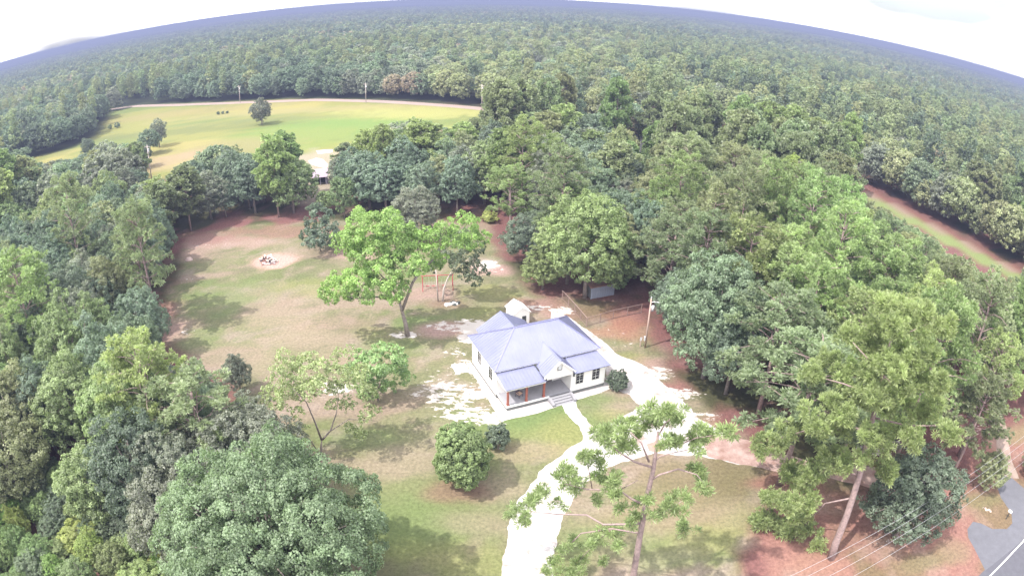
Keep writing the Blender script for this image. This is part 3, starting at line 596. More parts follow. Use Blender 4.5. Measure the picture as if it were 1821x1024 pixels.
# chain link fence round the back corner
fence = thing('fence', 'wire fence with pale posts around the red earth pen behind the house', 'fence', tuple(G(1043, 581)))
M_POST = plain('fence_post', (.27, .19, .17), .8); M_MESH = plain('fence_wire', (.22, .15, .135), .6, .2)
f0 = G(1043, 581); fp = [G(1000, 532) - f0, G(1022, 556) - f0, np.zeros(3), G(1090, 567) - f0, G(1140, 556) - f0]
wires = MB()
for a, b_ in zip(fp[:-1], fp[1:]):
    ln = np.linalg.norm(b_ - a); k = max(2, int(ln / 2.4))
    for j in range(k + (1 if b_ is fp[-1] else 0)):
        p = a + (b_ - a) * j / k; MB().tube([(p[0], p[1], 0), (p[0], p[1], 1.5)], [.055, .055], 6).build('post', M_POST, fence)
    MB().bar((*a[:2], 1.45), (*b_[:2], 1.45), .06).build('rail', M_POST, fence); MB().bar((*a[:2], .12), (*b_[:2], .12), .04).build('rail', M_POST, fence)
    q = int(ln / .35)
    for j in range(-4, q):
        t0, t1 = max(0, j / q), min(1, (j + 4) / q); z0 = .12 + 1.3 * (t0 * q - j) / 4; z1 = .12 + 1.3 * (t1 * q - j) / 4
        pa_, pb_ = a + (b_ - a) * t0, a + (b_ - a) * t1
        wires.bar((*pa_[:2], z0), (*pb_[:2], z1), .012); wires.bar((*pa_[:2], 1.54 - z0), (*pb_[:2], 1.54 - z1), .012)
wo_ = wires.build('wire_mesh', M_MESH, fence); wo_['kind'] = 'stuff'
# burn pile on the ring of bare earth
rng = random.Random(4)
bpile = thing('scrap_wood_pile', 'heap of old boards and brush on the round patch of bare pink earth', 'wood pile', tuple(G(477, 466)))
mats = [plain('board_pale', (.68, .58, .52), .9), plain('board_brown', (.28, .15, .12), .9), plain('board_grey', (.42, .36, .38), .9), plain('board_dark', (.10, .08, .09), .9)]
for k in range(90):
    an, rr_, zz = rng.uniform(0, 6.28), rng.uniform(0, 1.9), rng.uniform(.08, .25)
    zz += max(0, 1.0 - rr_ * .6) * rng.random(); ln = rng.uniform(.4, 1.3); da = rng.uniform(0, 6.28); tl = rng.uniform(-.25, .35)
    c_ = Vector((rr_ * math.cos(an) - (.4 if k % 2 else -.3), rr_ * math.sin(an) * .8, zz + abs(tl) * ln * .45)); d_ = Vector((math.cos(da) * math.cos(tl), math.sin(da) * math.cos(tl), math.sin(tl))) * ln / 2
    MB().bar(c_ - d_, c_ + d_, rng.uniform(.1, .24), rng.uniform(.06, .18)).build('board', mats[k % 4 if rng.random() < .8 else 0], bpile)
# red swing set behind the big tree
M_RED = plain('red_paint', (.40, .07, .08), .5, var=.2); M_WHT = plain('white_paint', (.78, .75, .76), .5)
ss = thing('swing_set', 'red metal swing set standing behind the big bright green yard tree', 'swing set', tuple(G(752, 514)), rad(8))
for u in (0, 2.4, 4.8):
    for sgn_ in (-1, 1): MB().tube([(u, sgn_ * 1.0, 0), (u, 0, 2.3)], [.06, .06], 6).build('leg', M_RED, ss)
MB().tube([(-.2, 0, 2.3), (5.0, 0, 2.3)], [.065, .065], 6).build('top_bar', M_RED, ss)
for u in (.8, 1.7, 3.3):
    sw = MB().box((u - .25, -.1, .5), (u + .25, .1, .55)).build('seat', M_RED, ss)
    MB().bar((u - .22, 0, .55), (u - .22, 0, 2.25), .025).bar((u + .22, 0, .55), (u + .22, 0, 2.25), .025).build('chain', M_METAL, sw)
hp = thing('bag_heap', 'heap of white bags and black scraps by the leaning twin trunks', 'rubbish heap', tuple(G(803, 541)))
for k, (u, v, s_, mm) in enumerate([(-.7, -.3, .42, 0), (-.2, -.1, .36, 0), (.35, .25, .35, 0), (.75, .1, .28, 0), (.5, -.2, .33, 1), (.95, .4, .4, 1), (.2, .6, .35, 1), (-.1, .35, .3, 1)]):
    s = MB(); q = 8
    V, Fc = [], []
    for i in range(5):
        ph = i / 4 * math.pi / 2
        for j in range(q): a = 6.283 * j / q; r_ = s_ * math.cos(ph) * (1 + .25 * math.sin(3 * a + k)) + .01; V.append((u + r_ * math.cos(a), v + r_ * math.sin(a), s_ * .8 * math.sin(ph)))
    for i in range(4):
        for j in range(q): Fc.append((i*q+j, i*q+(j+1) % q, (i+1)*q+(j+1) % q, (i+1)*q+j))
    s.add(V, Fc); s.build('bag' if mm == 0 else 'scrap', M_WHT if mm == 0 else M_DARK, hp)
mx_ = thing('mailbox', 'white mailbox on a dark post between the asphalt apron and the road', 'mailbox', tuple(G(1789, 922)), .5)
MB().box((-.06, -.06, 0), (.06, .06, 1.05)).build('post', M_DARK, mx_)
MB().prism([(-.14, 1.05), (.14, 1.05), (.14, 1.22), (.08, 1.31), (-.08, 1.31), (-.14, 1.22)], -.28, .28, 1).build('box', M_WHT, mx_)
st_me = None
for k, (px, py, lb) in enumerate([(1752, 904, 'pale stone left of its neighbour under the leaning saplings by the apron'), (1761, 909, 'pale stone nearest the curved asphalt apron by the saplings'), (336, 462, 'pinkish boulder at the left edge of the lawn')]):
    V, Fc = [], []; r0 = random.Random(k)
    for i in range(5):
        ph = i / 4 * math.pi / 2
        for j in range(7): a = 6.283 * j / 7; r_ = .3 * math.cos(ph) * r0.uniform(.8, 1.2) + .005; V.append((r_ * math.cos(a), r_ * math.sin(a), .28 * math.sin(ph)))
    for i in range(4):
        for j in range(7): Fc.append((i*7+j, i*7+(j+1) % 7, (i+1)*7+(j+1) % 7, (i+1)*7+j))
    o = MB().add(V, Fc).build('stone', plain('stone', (.46, .35, .32), .9, var=.2)); o.location = G(px, py); tag(o, lb, 'stone')
    o.scale = (2.6, 2.0, 2.0) if k == 2 else (.6, .6, .6)

# ------------------------------------------------------------------ trees
def cards(P, Nn, size, aspect, R):
    """one bent leaf-spray quad at each point"""
    n = len(P); t = R.normal(size=(n, 3)); t = np.cross(t, Nn); t /= np.linalg.norm(t, axis=1)[:, None] + 1e-9; b_ = np.cross(Nn, t)
    a_ = (size * R.uniform(.6, 1.25, n) * .5)[:, None]; c_ = a_ * aspect * R.uniform(.7, 1.2, n)[:, None]; bend = Nn * a_ * .35
    V = np.stack([P - t * a_ - bend, P - b_ * c_ + bend * .2, P + t * a_ - bend, P + b_ * c_ + bend * .2], 1).reshape(-1, 3)
    return V, np.arange(n * 4).reshape(n, 4)
def leaf_cloud(clumps, size, dens, R, aspect=.65, rough=.5, low=-.45, squash=.85, outw=.35, tuft=.34):
    """clumps: rows x, y, z, r.  Leaf sprays over the outer shells of the clumps, none deep inside their neighbours."""
    Cc = np.asarray(clumps, float); ctr = Cc[:, :3].mean(0); VV, FF, TT, n0 = [], [], [], 0
    cell = np.array([1, 1, squash])
    for i, (cx, cy, cz, r) in enumerate(Cc):
        rt = max(r * tuft, size * .9); m = max(4, int(2.6 * (r / rt) ** 2))
        a_ = R.normal(size=(m, 3)); a_ /= np.linalg.norm(a_, axis=1)[:, None]; a_ = a_[(a_[:, 2] > low) | (R.random(m) < .3)]
        T = a_ * cell * (r * R.uniform(.62, 1.02, len(a_)))[:, None] + [cx, cy, cz]
        keep = np.ones(len(T), bool)
        for q in np.where(np.linalg.norm(Cc[:, :3] - Cc[i, :3], axis=1) < Cc[:, 3] + r)[0]:
            if q != i: keep &= np.linalg.norm((T - Cc[q, :3]) / cell, axis=1) > Cc[q, 3] * .7
        T, a_ = T[keep], a_[keep]
        if not len(T): continue
        rr = rt * R.uniform(.65, 1.3, len(T)); k = max(3, int(dens * 2.6 * math.pi * rt * rt / (size * size * aspect)))
        d = R.normal(size=(len(T), k, 3)) + a_[:, None, :] * .7; d[:, :, 2] += .35; d /= np.linalg.norm(d, axis=2)[:, :, None]
        p = T[:, None, :] + d * (rr[:, None] * R.uniform(.55, 1.08, (len(T), k)))[:, :, None] * [1, 1, .82]
        o = T - ctr; o /= np.linalg.norm(o, axis=1)[:, None] + 1e-9
        nn = d * .75 + o[:, None, :] * outw + R.normal(size=d.shape) * rough; nn[:, :, 2] += .3; nn /= np.linalg.norm(nn, axis=2)[:, :, None]
        v, f = cards(p.reshape(-1, 3), nn.reshape(-1, 3), size, aspect, R); VV.append(v); FF.append(f + n0); n0 += len(v)
        tt = .5 + R.normal(0, .12) + R.normal(0, .16, (len(T), 1)) + R.normal(0, .14, (len(T), k)); TT.append(np.repeat(np.clip(tt, 0, 1).ravel(), 4))
    return np.concatenate(VV), np.concatenate(FF), np.concatenate(TT)
def needle_tufts(clumps, R, tr=.42, per=7, nn=22, aspect=.16, up=.45, flat=.75):
    """pine foliage: bursts of needles set over each clump"""
    P0, DD, TT = [], [], []
    for x_, y_, z_, r in clumps:
        m = max(3, int(per * (r / .7) ** 2 * R.uniform(.8, 1.2)))
        a_ = R.normal(size=(m, 3)); a_ /= np.linalg.norm(a_, axis=1)[:, None]; T = a_ * [1, 1, flat] * (r * R.uniform(.35, 1.0, m))[:, None] + [x_, y_, z_]
        d = R.normal(size=(m, nn, 3)) + a_[:, None, :] * .6; d[:, :, 2] += up * 1.4; d /= np.linalg.norm(d, axis=2)[:, :, None]
        P0.append(np.repeat(T, nn, 0)); DD.append(d.reshape(-1, 3)); tt = .5 + R.normal(0, .12) + R.normal(0, .15, (m, 1)) + R.normal(0, .12, (m, nn)); TT.append(np.repeat(np.clip(tt, 0, 1).ravel(), 4))
    P0, DD, TT = np.concatenate(P0), np.concatenate(DD), np.concatenate(TT); n = len(P0)
    L_ = (tr * R.uniform(.75, 1.2, n))[:, None]; w = np.cross(DD, R.normal(size=(n, 3))); w /= np.linalg.norm(w, axis=1)[:, None] + 1e-9; w = w * L_ * aspect
    V = np.stack([P0 + DD * L_ * .12, P0 + DD * L_ * .6 - w, P0 + DD * L_, P0 + DD * L_ * .6 + w], 1).reshape(-1, 3)
    return V, np.arange(n * 4).reshape(n, 4), TT
def crown_mesh(name, *a, **k):
    V, F_, T = leaf_cloud(*a, **k); return mesh_np(name, V, F_, M_LEAF, {'tint': T})
def ell_clumps(R, n, rx, rz, zc, rc, full=.25, top=0.0):
    """clumps over an egg-shaped crown"""
    out = []
    g = (1 + 5 ** .5) / 2
    for i in range(n):
        zz = 1 - 1.72 * (i + .5) / n; q = math.sqrt(max(0, 1 - zz * zz)); a = 2 * math.pi * i / g + R.normal(0, .3)
        f = R.uniform(.62, .92) * (1 - full * R.random() * .5); w = 1 - top * max(0, zz)
        out.append((rx * f * q * w * math.cos(a), rx * f * q * w * math.sin(a), zc + rz * f * zz, rc * R.uniform(.75, 1.25)))
    return out
def limb(s, a, b_, r0, r1, R, sag=.06, n=5):
    a, b_ = np.asarray(a, float), np.asarray(b_, float); l = np.linalg.norm(b_ - a); pts = []
    w = R.normal(0, sag, 3) * l
    for k in range(n + 1):
        t = k / n; pts.append(a + (b_ - a) * t + w * math.sin(math.pi * t) + np.array([0, 0, .10 * l * math.sin(math.pi * t)]))
    s.tube(pts, [r0 + (r1 - r0) * k / n for k in range(n + 1)], 6)
def broad_proto(seed, H, Rr, n, size, dens, trunk=True, narrow=1.0, rcf=.36, low_=.50):
    R = np.random.default_rng(seed); rz = H * low_ * .82; zc = H * (1 - low_) + .0
    cl = ell_clumps(R, n, Rr * narrow, rz, zc, Rr * rcf)
    cl += [(R.normal(0, Rr * .3), R.normal(0, Rr * .3), zc + R.normal(0, rz * .3), Rr * rcf) for _ in range(n // 6)]
    cm = crown_mesh('crown', cl, size, dens, R)
    s = MB(); s.tube([(0, 0, -.3), (.05, .04, H * .2), (-.05, .1, H * .45), (0, 0, H * .75)], [H * .022, H * .016, H * .012, H * .004], 7)
    for c in cl[::3]: limb(s, (0, .03, H * R.uniform(.2, .45)), c[:3], H * .008, H * .002, R)
    return cm, s.mesh('trunk', M_BARK, True)
def pine_proto(seed, H, Rr, size, dens, nb=8, bare=.42, per=6, rcf=.24, nn_=18, asp=.24):
    R = np.random.default_rng(seed); s = MB(); cl = []
    lean = R.normal(0, .012, 2) * H
    def at_(t): return np.array([lean[0] * t * t, lean[1] * t * t, H * t])
    s.tube([at_(t) + [0, 0, -.3 if t == 0 else 0] for t in (0, .25, .5, .75, .97)], [H * .013, H * .0105, H * .008, H * .005, H * .002], 7)
    for k in range(nb):
        t = bare + (1 - bare) * (k + .3) / nb; prof = math.sin(math.pi * (.22 + .72 * (t - bare) / (1 - bare))) ** .8
        for j in range(per):
            if R.random() < .12: continue
            a = 2 * math.pi * (j + .5 * (k % 2)) / per + R.normal(0, .3); ln = Rr * prof * R.uniform(.65, 1.1); tip = at_(t) + [ln * math.cos(a), ln * math.sin(a), ln * R.uniform(.05, .42)]
            limb(s, at_(t - .02), tip, H * .0035, H * .001, R, .04, 3)
            for f in (1.0, .68):
                if f < 1 and ln < Rr * .45: continue
                q = at_(t) * (1 - f) + tip * f; cl.append((*(q + R.normal(0, Rr * .06, 3)), Rr * rcf * R.uniform(.75, 1.25)))
    cl.append((*at_(1.0), Rr * .22)); cl.append((*(at_(.95) + [.3, .1, 0]), Rr * .2))
    V, F_, T = needle_tufts(cl, R, size, dens, nn_, asp)
    return mesh_np('crown', V, F_, M_LEAF, {'tint': T}), s.mesh('trunk', M_PBARK, True)
# unit trees: broadleaf 14 m tall, pine 21 m tall
BN = [broad_proto(10 + k, 14, 5.0, 66 + 8 * (k % 3), .25, 1.0, rcf=.265, narrow=(1, .85, 1.1, .95, .8, 1.05)[k]) for k in range(6)]
BM = [broad_proto(40 + k, 14, 5.0, 52, .42, 1.1, rcf=.28, narrow=(1, .85, 1.1, .9)[k]) for k in range(4)]
PN = [pine_proto(70 + k, 21, 5.0, .5, 6, 11, (.36, .42, .30, .40, .34)[k], per=5, rcf=.17, nn_=24, asp=.13) for k in range(5)]
PM = [pine_proto(90 + k, 21, 4.9, .72, 6, 11, .32, rcf=.21, nn_=11, asp=.34) for k in range(4)]
GREENS = {'mid': (.104, .134, .088), 'dark': (.078, .104, .074), 'blue': (.098, .130, .096), 'bright': (.148, .212, .068), 'fresh': (.140, .190, .085), 'lime': (.138, .178, .088), 'olive': (.134, .150, .084), 'grey': (.120, .132, .104), 'pine': (.122, .148, .086), 'pinelt': (.140, .182, .082), 'yellow': (.18, .20, .07), 'brown': (.16, .135, .10)}
GREENS = {k_: tuple(v * (.96 if k_ in ('bright', 'pinelt') else .98) for v in c_) for k_, c_ in GREENS.items()}
GREENS['pale'] = (.165, .205, .105)
def plant(kind, pos, label, group=None, H=None, Rr=None, proto=None, colr='mid', cat='tree', rz=0.0, name=None):
    cm, tm = proto; uh, ur = (21, 4.6) if kind == 'pine' else (14, 5.0)
    t = thing(name or ('pine_tree' if kind == 'pine' else 'broadleaf_tree'), label, cat, tuple(pos), rz, group)
    k = (H or uh) / uh; kr = (Rr or ur * k) / ur; t.scale = (kr, kr, k)
    link('trunk', tm, t); c = link('crown', cm, t); g = GREENS[colr] if isinstance(colr, str) else colr; c.color = (*g, 1); return t
rs = np.random.default_rng(77)
HEROES = []                                                                          # x, y, radius kept free of wood trees
def hero(kind, px, py, top, Rr, label, proto, colr, group=None, rz=0.0):
    """a tree whose foot is seen (or implied) at px, py and whose top shows at top"""
    p = G(px, py); H = top_height(p, *top); HEROES.append((p[0], p[1], Rr * .8)); return plant(kind, p, label, group, H, Rr, proto, colr, rz=rz)
def custom(name, label, base, trunk, limbs, clumps, size, dens, colr, bark, aspect=.65, jit=1.0, seed=1, rough=.5, sub=3, cat='tree', r0=.4, low=-.45, needles=None):
    """a tree drawn limb by limb: trunk/limbs as lists of spots, clumps as (x, y, radius in photo pixels, metres behind)"""
    R = np.random.default_rng(seed); b0 = np.asarray(base); HEROES.append((b0[0], b0[1], 3.0))
    t = thing(name, label, cat, tuple(b0)); s = MB()
    tr = [np.array([0, 0, -.3])] + [TP(b0, x_, y_, o_)[0] - b0 for x_, y_, o_ in trunk]
    s.tube(tr, [r0 * (1 - .75 * i / (len(tr) - 1)) for i in range(len(tr))], 9)
    for pts, ra_, rb in limbs:
        P = [TP(b0, x_, y_, o_)[0] - b0 for x_, y_, o_ in pts]
        s.tube(P, [ra_ + (rb - ra_) * i / (len(P) - 1) for i in range(len(P))], 6)
    cl = []
    for c in clumps:
        p, dist_ = TP(b0, c[0], c[1], c[3] if len(c) > 3 else R.normal(0, jit)); r = c[2] * dist_ / FPX; p = p - b0
        for k in range(sub):
            cl.append((*(p + (R.normal(0, r * .5, 3) * [1, 1, .7] if k else 0)), r * (1 if k == 0 else R.uniform(.5, .8))))
    s.build('trunk', bark, t, True)
    V, F_, T = needle_tufts(cl, R, *needles) if needles else leaf_cloud(cl, size, dens, R, aspect, rough, low)
    c = link('crown', mesh_np('crown', V, F_, M_LEAF, {'tint': T}), t); c.color = (*GREENS[colr], 1)
    return t
# --- the big bright tree in the yard, with its bare limb
custom('pecan_tree', 'big spreading bright green yard tree with a bare forked limb', G(725, 597), [(721, 575, 0), (714, 550, 0), (709, 532, 0)],
 [([(709,532,0),(694,508,-.5),(664,474,-1)], .2, .05), ([(715,552,0),(734,502,0),(748,482,0)], .22, .15), ([(748,482,0),(770,462,.3),(806,424,.5)], .14, .05), ([(703,528,0),(668,528,-1),(636,531,-1.5),(598,524,-1.5)], .15, .04), ([(711,540,0),(716,490,1),(700,430,1.5)], .18, .04), ([(745,486,0),(742,450,1),(745,425,1.5)], .12, .04), ([(740,495,0),(730,478,-1),(700,470,-2)], .1, .03)],
 [(650,405,34,0),(688,396,30,-1),(625,425,26,1),(612,432,18,0),(700,440,36,1),(745,425,28,2),(660,450,34,-2),(720,470,30,-2),(680,490,34,-3),(640,500,28,-2),(607,512,22,-1),(578,524,15,-1),(590,530,12,-2),(655,520,26,-3),(700,512,24,-3),(738,452,28,-.5),(770,440,22,1),(636,440,28,2),(798,412,27,1),(824,404,26,2),(838,430,20,2),(780,466,15,3),(712,408,24,3),(668,420,26,1),(765,420,20,2.5)],
 .29, 1.3, 'bright', M_BARK, seed=5, sub=5)
custom('broadleaf_tree', 'dark leaning tree behind the swing set with pale twin trunks', G(787, 536), [(789, 515, 0), (796, 495, .3), (806, 478, .5)], [([(779,535,0),(777,505,0),(775,478,.5)], .13, .07), ([(796,495,.3),(822,470,1),(840,455,1)], .1, .04)],
 [(800,462,18),(835,452,22),(846,478,18),(822,488,14),(842,500,12),(768,474,14),(828,428,24),(850,440,14),(812,470,14),(790,452,14)], .40, 1.0, 'mid', M_DEAD, seed=6, sub=3, r0=.2)
# --- open grown foreground pine
_z = lambda zx, zy, r=8, o=None: (880 + zx / 3.066, 690 + zy / 3.066, r) + (() if o is None else (o,))
FP = [(700,230),(760,180),(840,140),(920,120),(980,130),(1000,170),(640,250),(590,230),(720,280),(780,220),(880,190),(620,290),(700,320),(760,250),(950,180),(560,240),(820,180),(860,110),(680,200),(740,320),(660,330),(900,150),(960,290),(1000,290),(920,300),(1090,270),(1120,290),(1100,210),(1180,250),(1240,250),(1100,330),(1290,240),(1140,260),(500,370),(480,390),(540,370),(580,420),(370,450),(420,480),(350,490),(450,510),(430,560),(380,540),(560,480),(600,490),(650,500),(680,490),(620,560),(550,600),(640,590),(400,430),(220,600),(270,570),(180,640),(120,650),(90,680),(150,720),(170,700),(340,630),(240,570),(200,620),(620,770),(560,820),(520,840),(680,790),(430,830),(390,870),(340,910),(300,960),(280,990),(440,960),(480,940),(590,940),(360,990),(680,860),(450,1000),(410,1010),(780,620),(760,700),(750,740),(850,590),(690,650),(860,700),(980,590),(1040,600),(960,640),(920,680),(1000,680),(1020,740),(1040,780),(1090,430),(1120,440),(1140,500),(1140,540)]
_t = lambda *l: [_z(a, b_)[:2] + (0,) for a, b_ in l]
custom('pine_tree', 'tall sparse pine in front of the drive with a bare trunk and tufted branches', G(1127, 1085), _t((740,1090),(762,980),(792,800),(832,580),(865,440),(880,330),(890,240)),
 [(_t((862,432),(760,400),(680,350),(620,300)), .09, .03), (_t((800,735),(720,740),(590,742),(500,690),(330,685),(170,670)), .11, .03), (_t((825,640),(740,600),(680,555),(500,550),(380,520)), .09, .03), (_t((852,500),(900,470),(1000,440),(1100,470),(1140,520)), .08, .03), (_t((795,790),(640,765),(470,790),(360,900),(300,970)), .08, .02), (_t((840,400),(800,300),(740,240)), .08, .03), (_t((876,390),(890,260),(930,190),(980,150)), .08, .03), (_t((872,400),(900,370),(980,350),(1080,330)), .06, .02), (_t((884,300),(1000,310),(1100,270),(1260,248)), .06, .02), (_t((808,720),(900,690),(980,640),(1030,610)), .06, .02), (_t((680,555),(780,500)), .05, .02), (_t((640,765),(560,830),(440,960)), .05, .02), (_t((530,545),(500,380)), .04, .02)],
 [_z(a, b_, 11) for a, b_ in FP], .42, 1.9, 'pinelt', M_PBARK, .2, 1.2, 8, .9, 4, r0=.33, low=-.9, needles=(.46, 6, 24, .075, .3, .6))
# --- big leaning pine by the road verge
_q = lambda zx, zy, r=23: (1280 + zx / 2.03, 520 + zy / 2.03, r)
BP = [(600,40),(680,60),(740,80),(560,110),(640,120),(720,140),(800,130),(480,160),(560,190),(650,200),(760,220),(400,240),(330,290),(450,290),(540,290),(640,300),(720,310),(800,330),(780,400),(700,420),(600,400),(500,380),(400,400),(300,470),(220,520),(160,540),(350,480),(450,470),(640,480),(700,520),(590,520),(380,600),(440,620),(330,660),(260,640),(590,640),(100,750),(180,740),(250,760),(320,740),(160,820),(230,860),(300,850),(260,930),(290,800),(820,500),(680,250)]
_b = lambda *l: [_q(a, b_)[:2] + (0,) for a, b_ in l]
custom('pine_tree', 'huge leafy pine leaning right at the road verge, its thick trunk bare below', G(1478, 992), _b((420,900),(460,800),(510,640),(555,440),(600,250),(640,90)),
 [(_b((500,660),(400,620),(260,760),(170,780)), .12, .04), (_b((480,740),(380,760),(270,880)), .1, .03), (_b((540,500),(400,470),(200,530)), .12, .03), (_b((570,380),(450,330),(340,300)), .1, .03), (_b((550,450),(680,480),(800,480)), .1, .03), (_b((600,250),(740,300)), .09, .03), (_b((590,300),(480,180)), .08, .03), (_b((620,170),(760,110)), .07, .03)],
 [_q(a, b_, 24) for a, b_ in BP] + [(1545,770,24,-3), (1560,705,24,-3.5), (1580,645,24,-3), (1592,590,22,-2.5), (1535,815,16,-2.5), (1500,740,24,-3), (1610,690,24,-3), (1630,640,22,-2.5)], .24, 1.5, 'pinelt', M_PBARK, .5, 2.4, 9, .6, 5, r0=.45, needles=(.5, 9, 34, .085, .6))
# --- near trees of the left side
hero('broad', 520, 1085, (480, 775), 9.2, 'huge rounded grey green tree filling the bottom left of the view', None or (lambda: broad_proto(201, 16, 9, 190, .21, 1.0, rcf=.19))(), (.092, .125, .074))
bpy.data.objects['broadleaf_tree.001'].scale = (9.2 / 9, 9.2 / 9, top_height(G(520, 1085), 480, 785) / 16)
custom('broadleaf_tree', 'thin airy light green tree with forked grey trunk on the front lawn', G(570, 812), [(571, 795, 0), (572, 782, 0)], [([(572,782,0),(560,750,0),(545,715,-.5),(520,690,-1)], .13, .03), ([(573,782,0),(588,765,0),(598,735,.5),(602,700,.5)], .12, .03), ([(567,805,0),(550,780,-1),(525,755,-1)], .09, .02), ([(585,768,0),(620,745,1),(670,748,1)], .06, .02)],
 [(540,665,26),(500,680,24),(570,660,24),(600,665,20),(520,700,22),(560,695,20),(480,700,16),(630,680,18),(655,700,16),(620,720,14),(650,740,12),(590,720,12),(530,735,12),(640,770,12),(600,690,14),(545,640,16),(500,650,18),(605,640,18),(570,690,20),(490,720,14),(640,660,16),(535,760,10),(620,760,10),(665,730,12)], .24, .7, 'pale', M_BARK, seed=21, sub=6, r0=.2, rough=.8)
custom('broadleaf_tree', 'bushy low branching tree on the lawn left of the house', G(672, 712), [(672, 700, 0), (672, 690, 0)], [([(672,690,0),(650,660,0)], .1, .03), ([(672,690,0),(695,650,0)], .1, .03)],
 [(690,640,27),(665,645,25),(640,655,22),(700,665,25),(672,672,20),(645,680,16),(625,655,12),(715,645,12),(690,690,14),(660,695,17),(640,632,13),(700,625,15)], .28, 1.2, 'fresh', M_BARK, seed=22, r0=.16)
custom('broadleaf_tree', 'lone round topped dark tree standing on the back lawn', G(570, 447), [(570, 440, 0), (571, 425, 0)], [], [(572,380,18),(560,395,18),(585,395,18),(571,410,24),(555,418,16),(590,418,16),(572,428,18),(565,368,10),(550,432,10),(592,432,10)], .45, 1.1, 'dark', M_BARK, seed=23, r0=.15)
# --- clipped shrubs
def shrub(px, py, H, Rr, colr, label, seed, n=46, name='shrub', cone=.45):
    R = np.random.default_rng(seed); cl = []
    for c in ell_clumps(R, n, Rr, H * .5, H * .5, Rr * .2, .1, cone): cl.append(c)
    cl.append((0, 0, H * .45, Rr * .7))
    t = thing(name, label, 'shrub', tuple(G(px, py))); V, F_, T = leaf_cloud(cl, .2, 1.9, R, .7, .4, -.95, tuft=.42)
    c = link('crown', mesh_np('crown', V, F_, M_LEAF, {'tint': T}), t); c.color = (*GREENS[colr], 1)
    MB().tube([(0, 0, -.1), (0, 0, H * .5)], [.12, .06], 7).build('trunk', M_BARK, t); HEROES.append((*G(px, py)[:2], Rr)); return t
shrub(824, 862, top_height(G(824, 862), 822, 750), 3.05, 'fresh', 'large egg shaped evergreen shrub alone on the front lawn', 31, 150)
shrub(886, 797, 3.2, 1.45, 'dark', 'small round dark evergreen shrub behind the large egg shaped one', 32, 50, cone=.2)
shrub(1097, 690, 2.5, 1.5, 'dark', 'round clipped shrub at the right front corner of the house', 33, 50, cone=.1)
for px, py, H, Rr, cc, lb in [(209, 228, 3.2, 1.8, 'dark', 'small dark bush on the left of the field, right of its twin'), (196, 230, 2.4, 1.4, 'mid', 'smaller bush on the left of the field, left of its twin'), (388, 204, 1.5, .9, 'dark', 'leftmost of three small bushes in the middle of the field'), (396, 203, 1.4, .8, 'dark', 'middle one of three small bushes in the field'), (404, 202, 1.2, .8, 'dark', 'rightmost of three small bushes in the middle of the field'), (870, 395, 2.4, 2.0, 'yellow', 'yellowish bush at the far end of the path gap behind the house')]:
    shrub(px, py, H, Rr, cc, lb, int(px), 14, cone=.2)
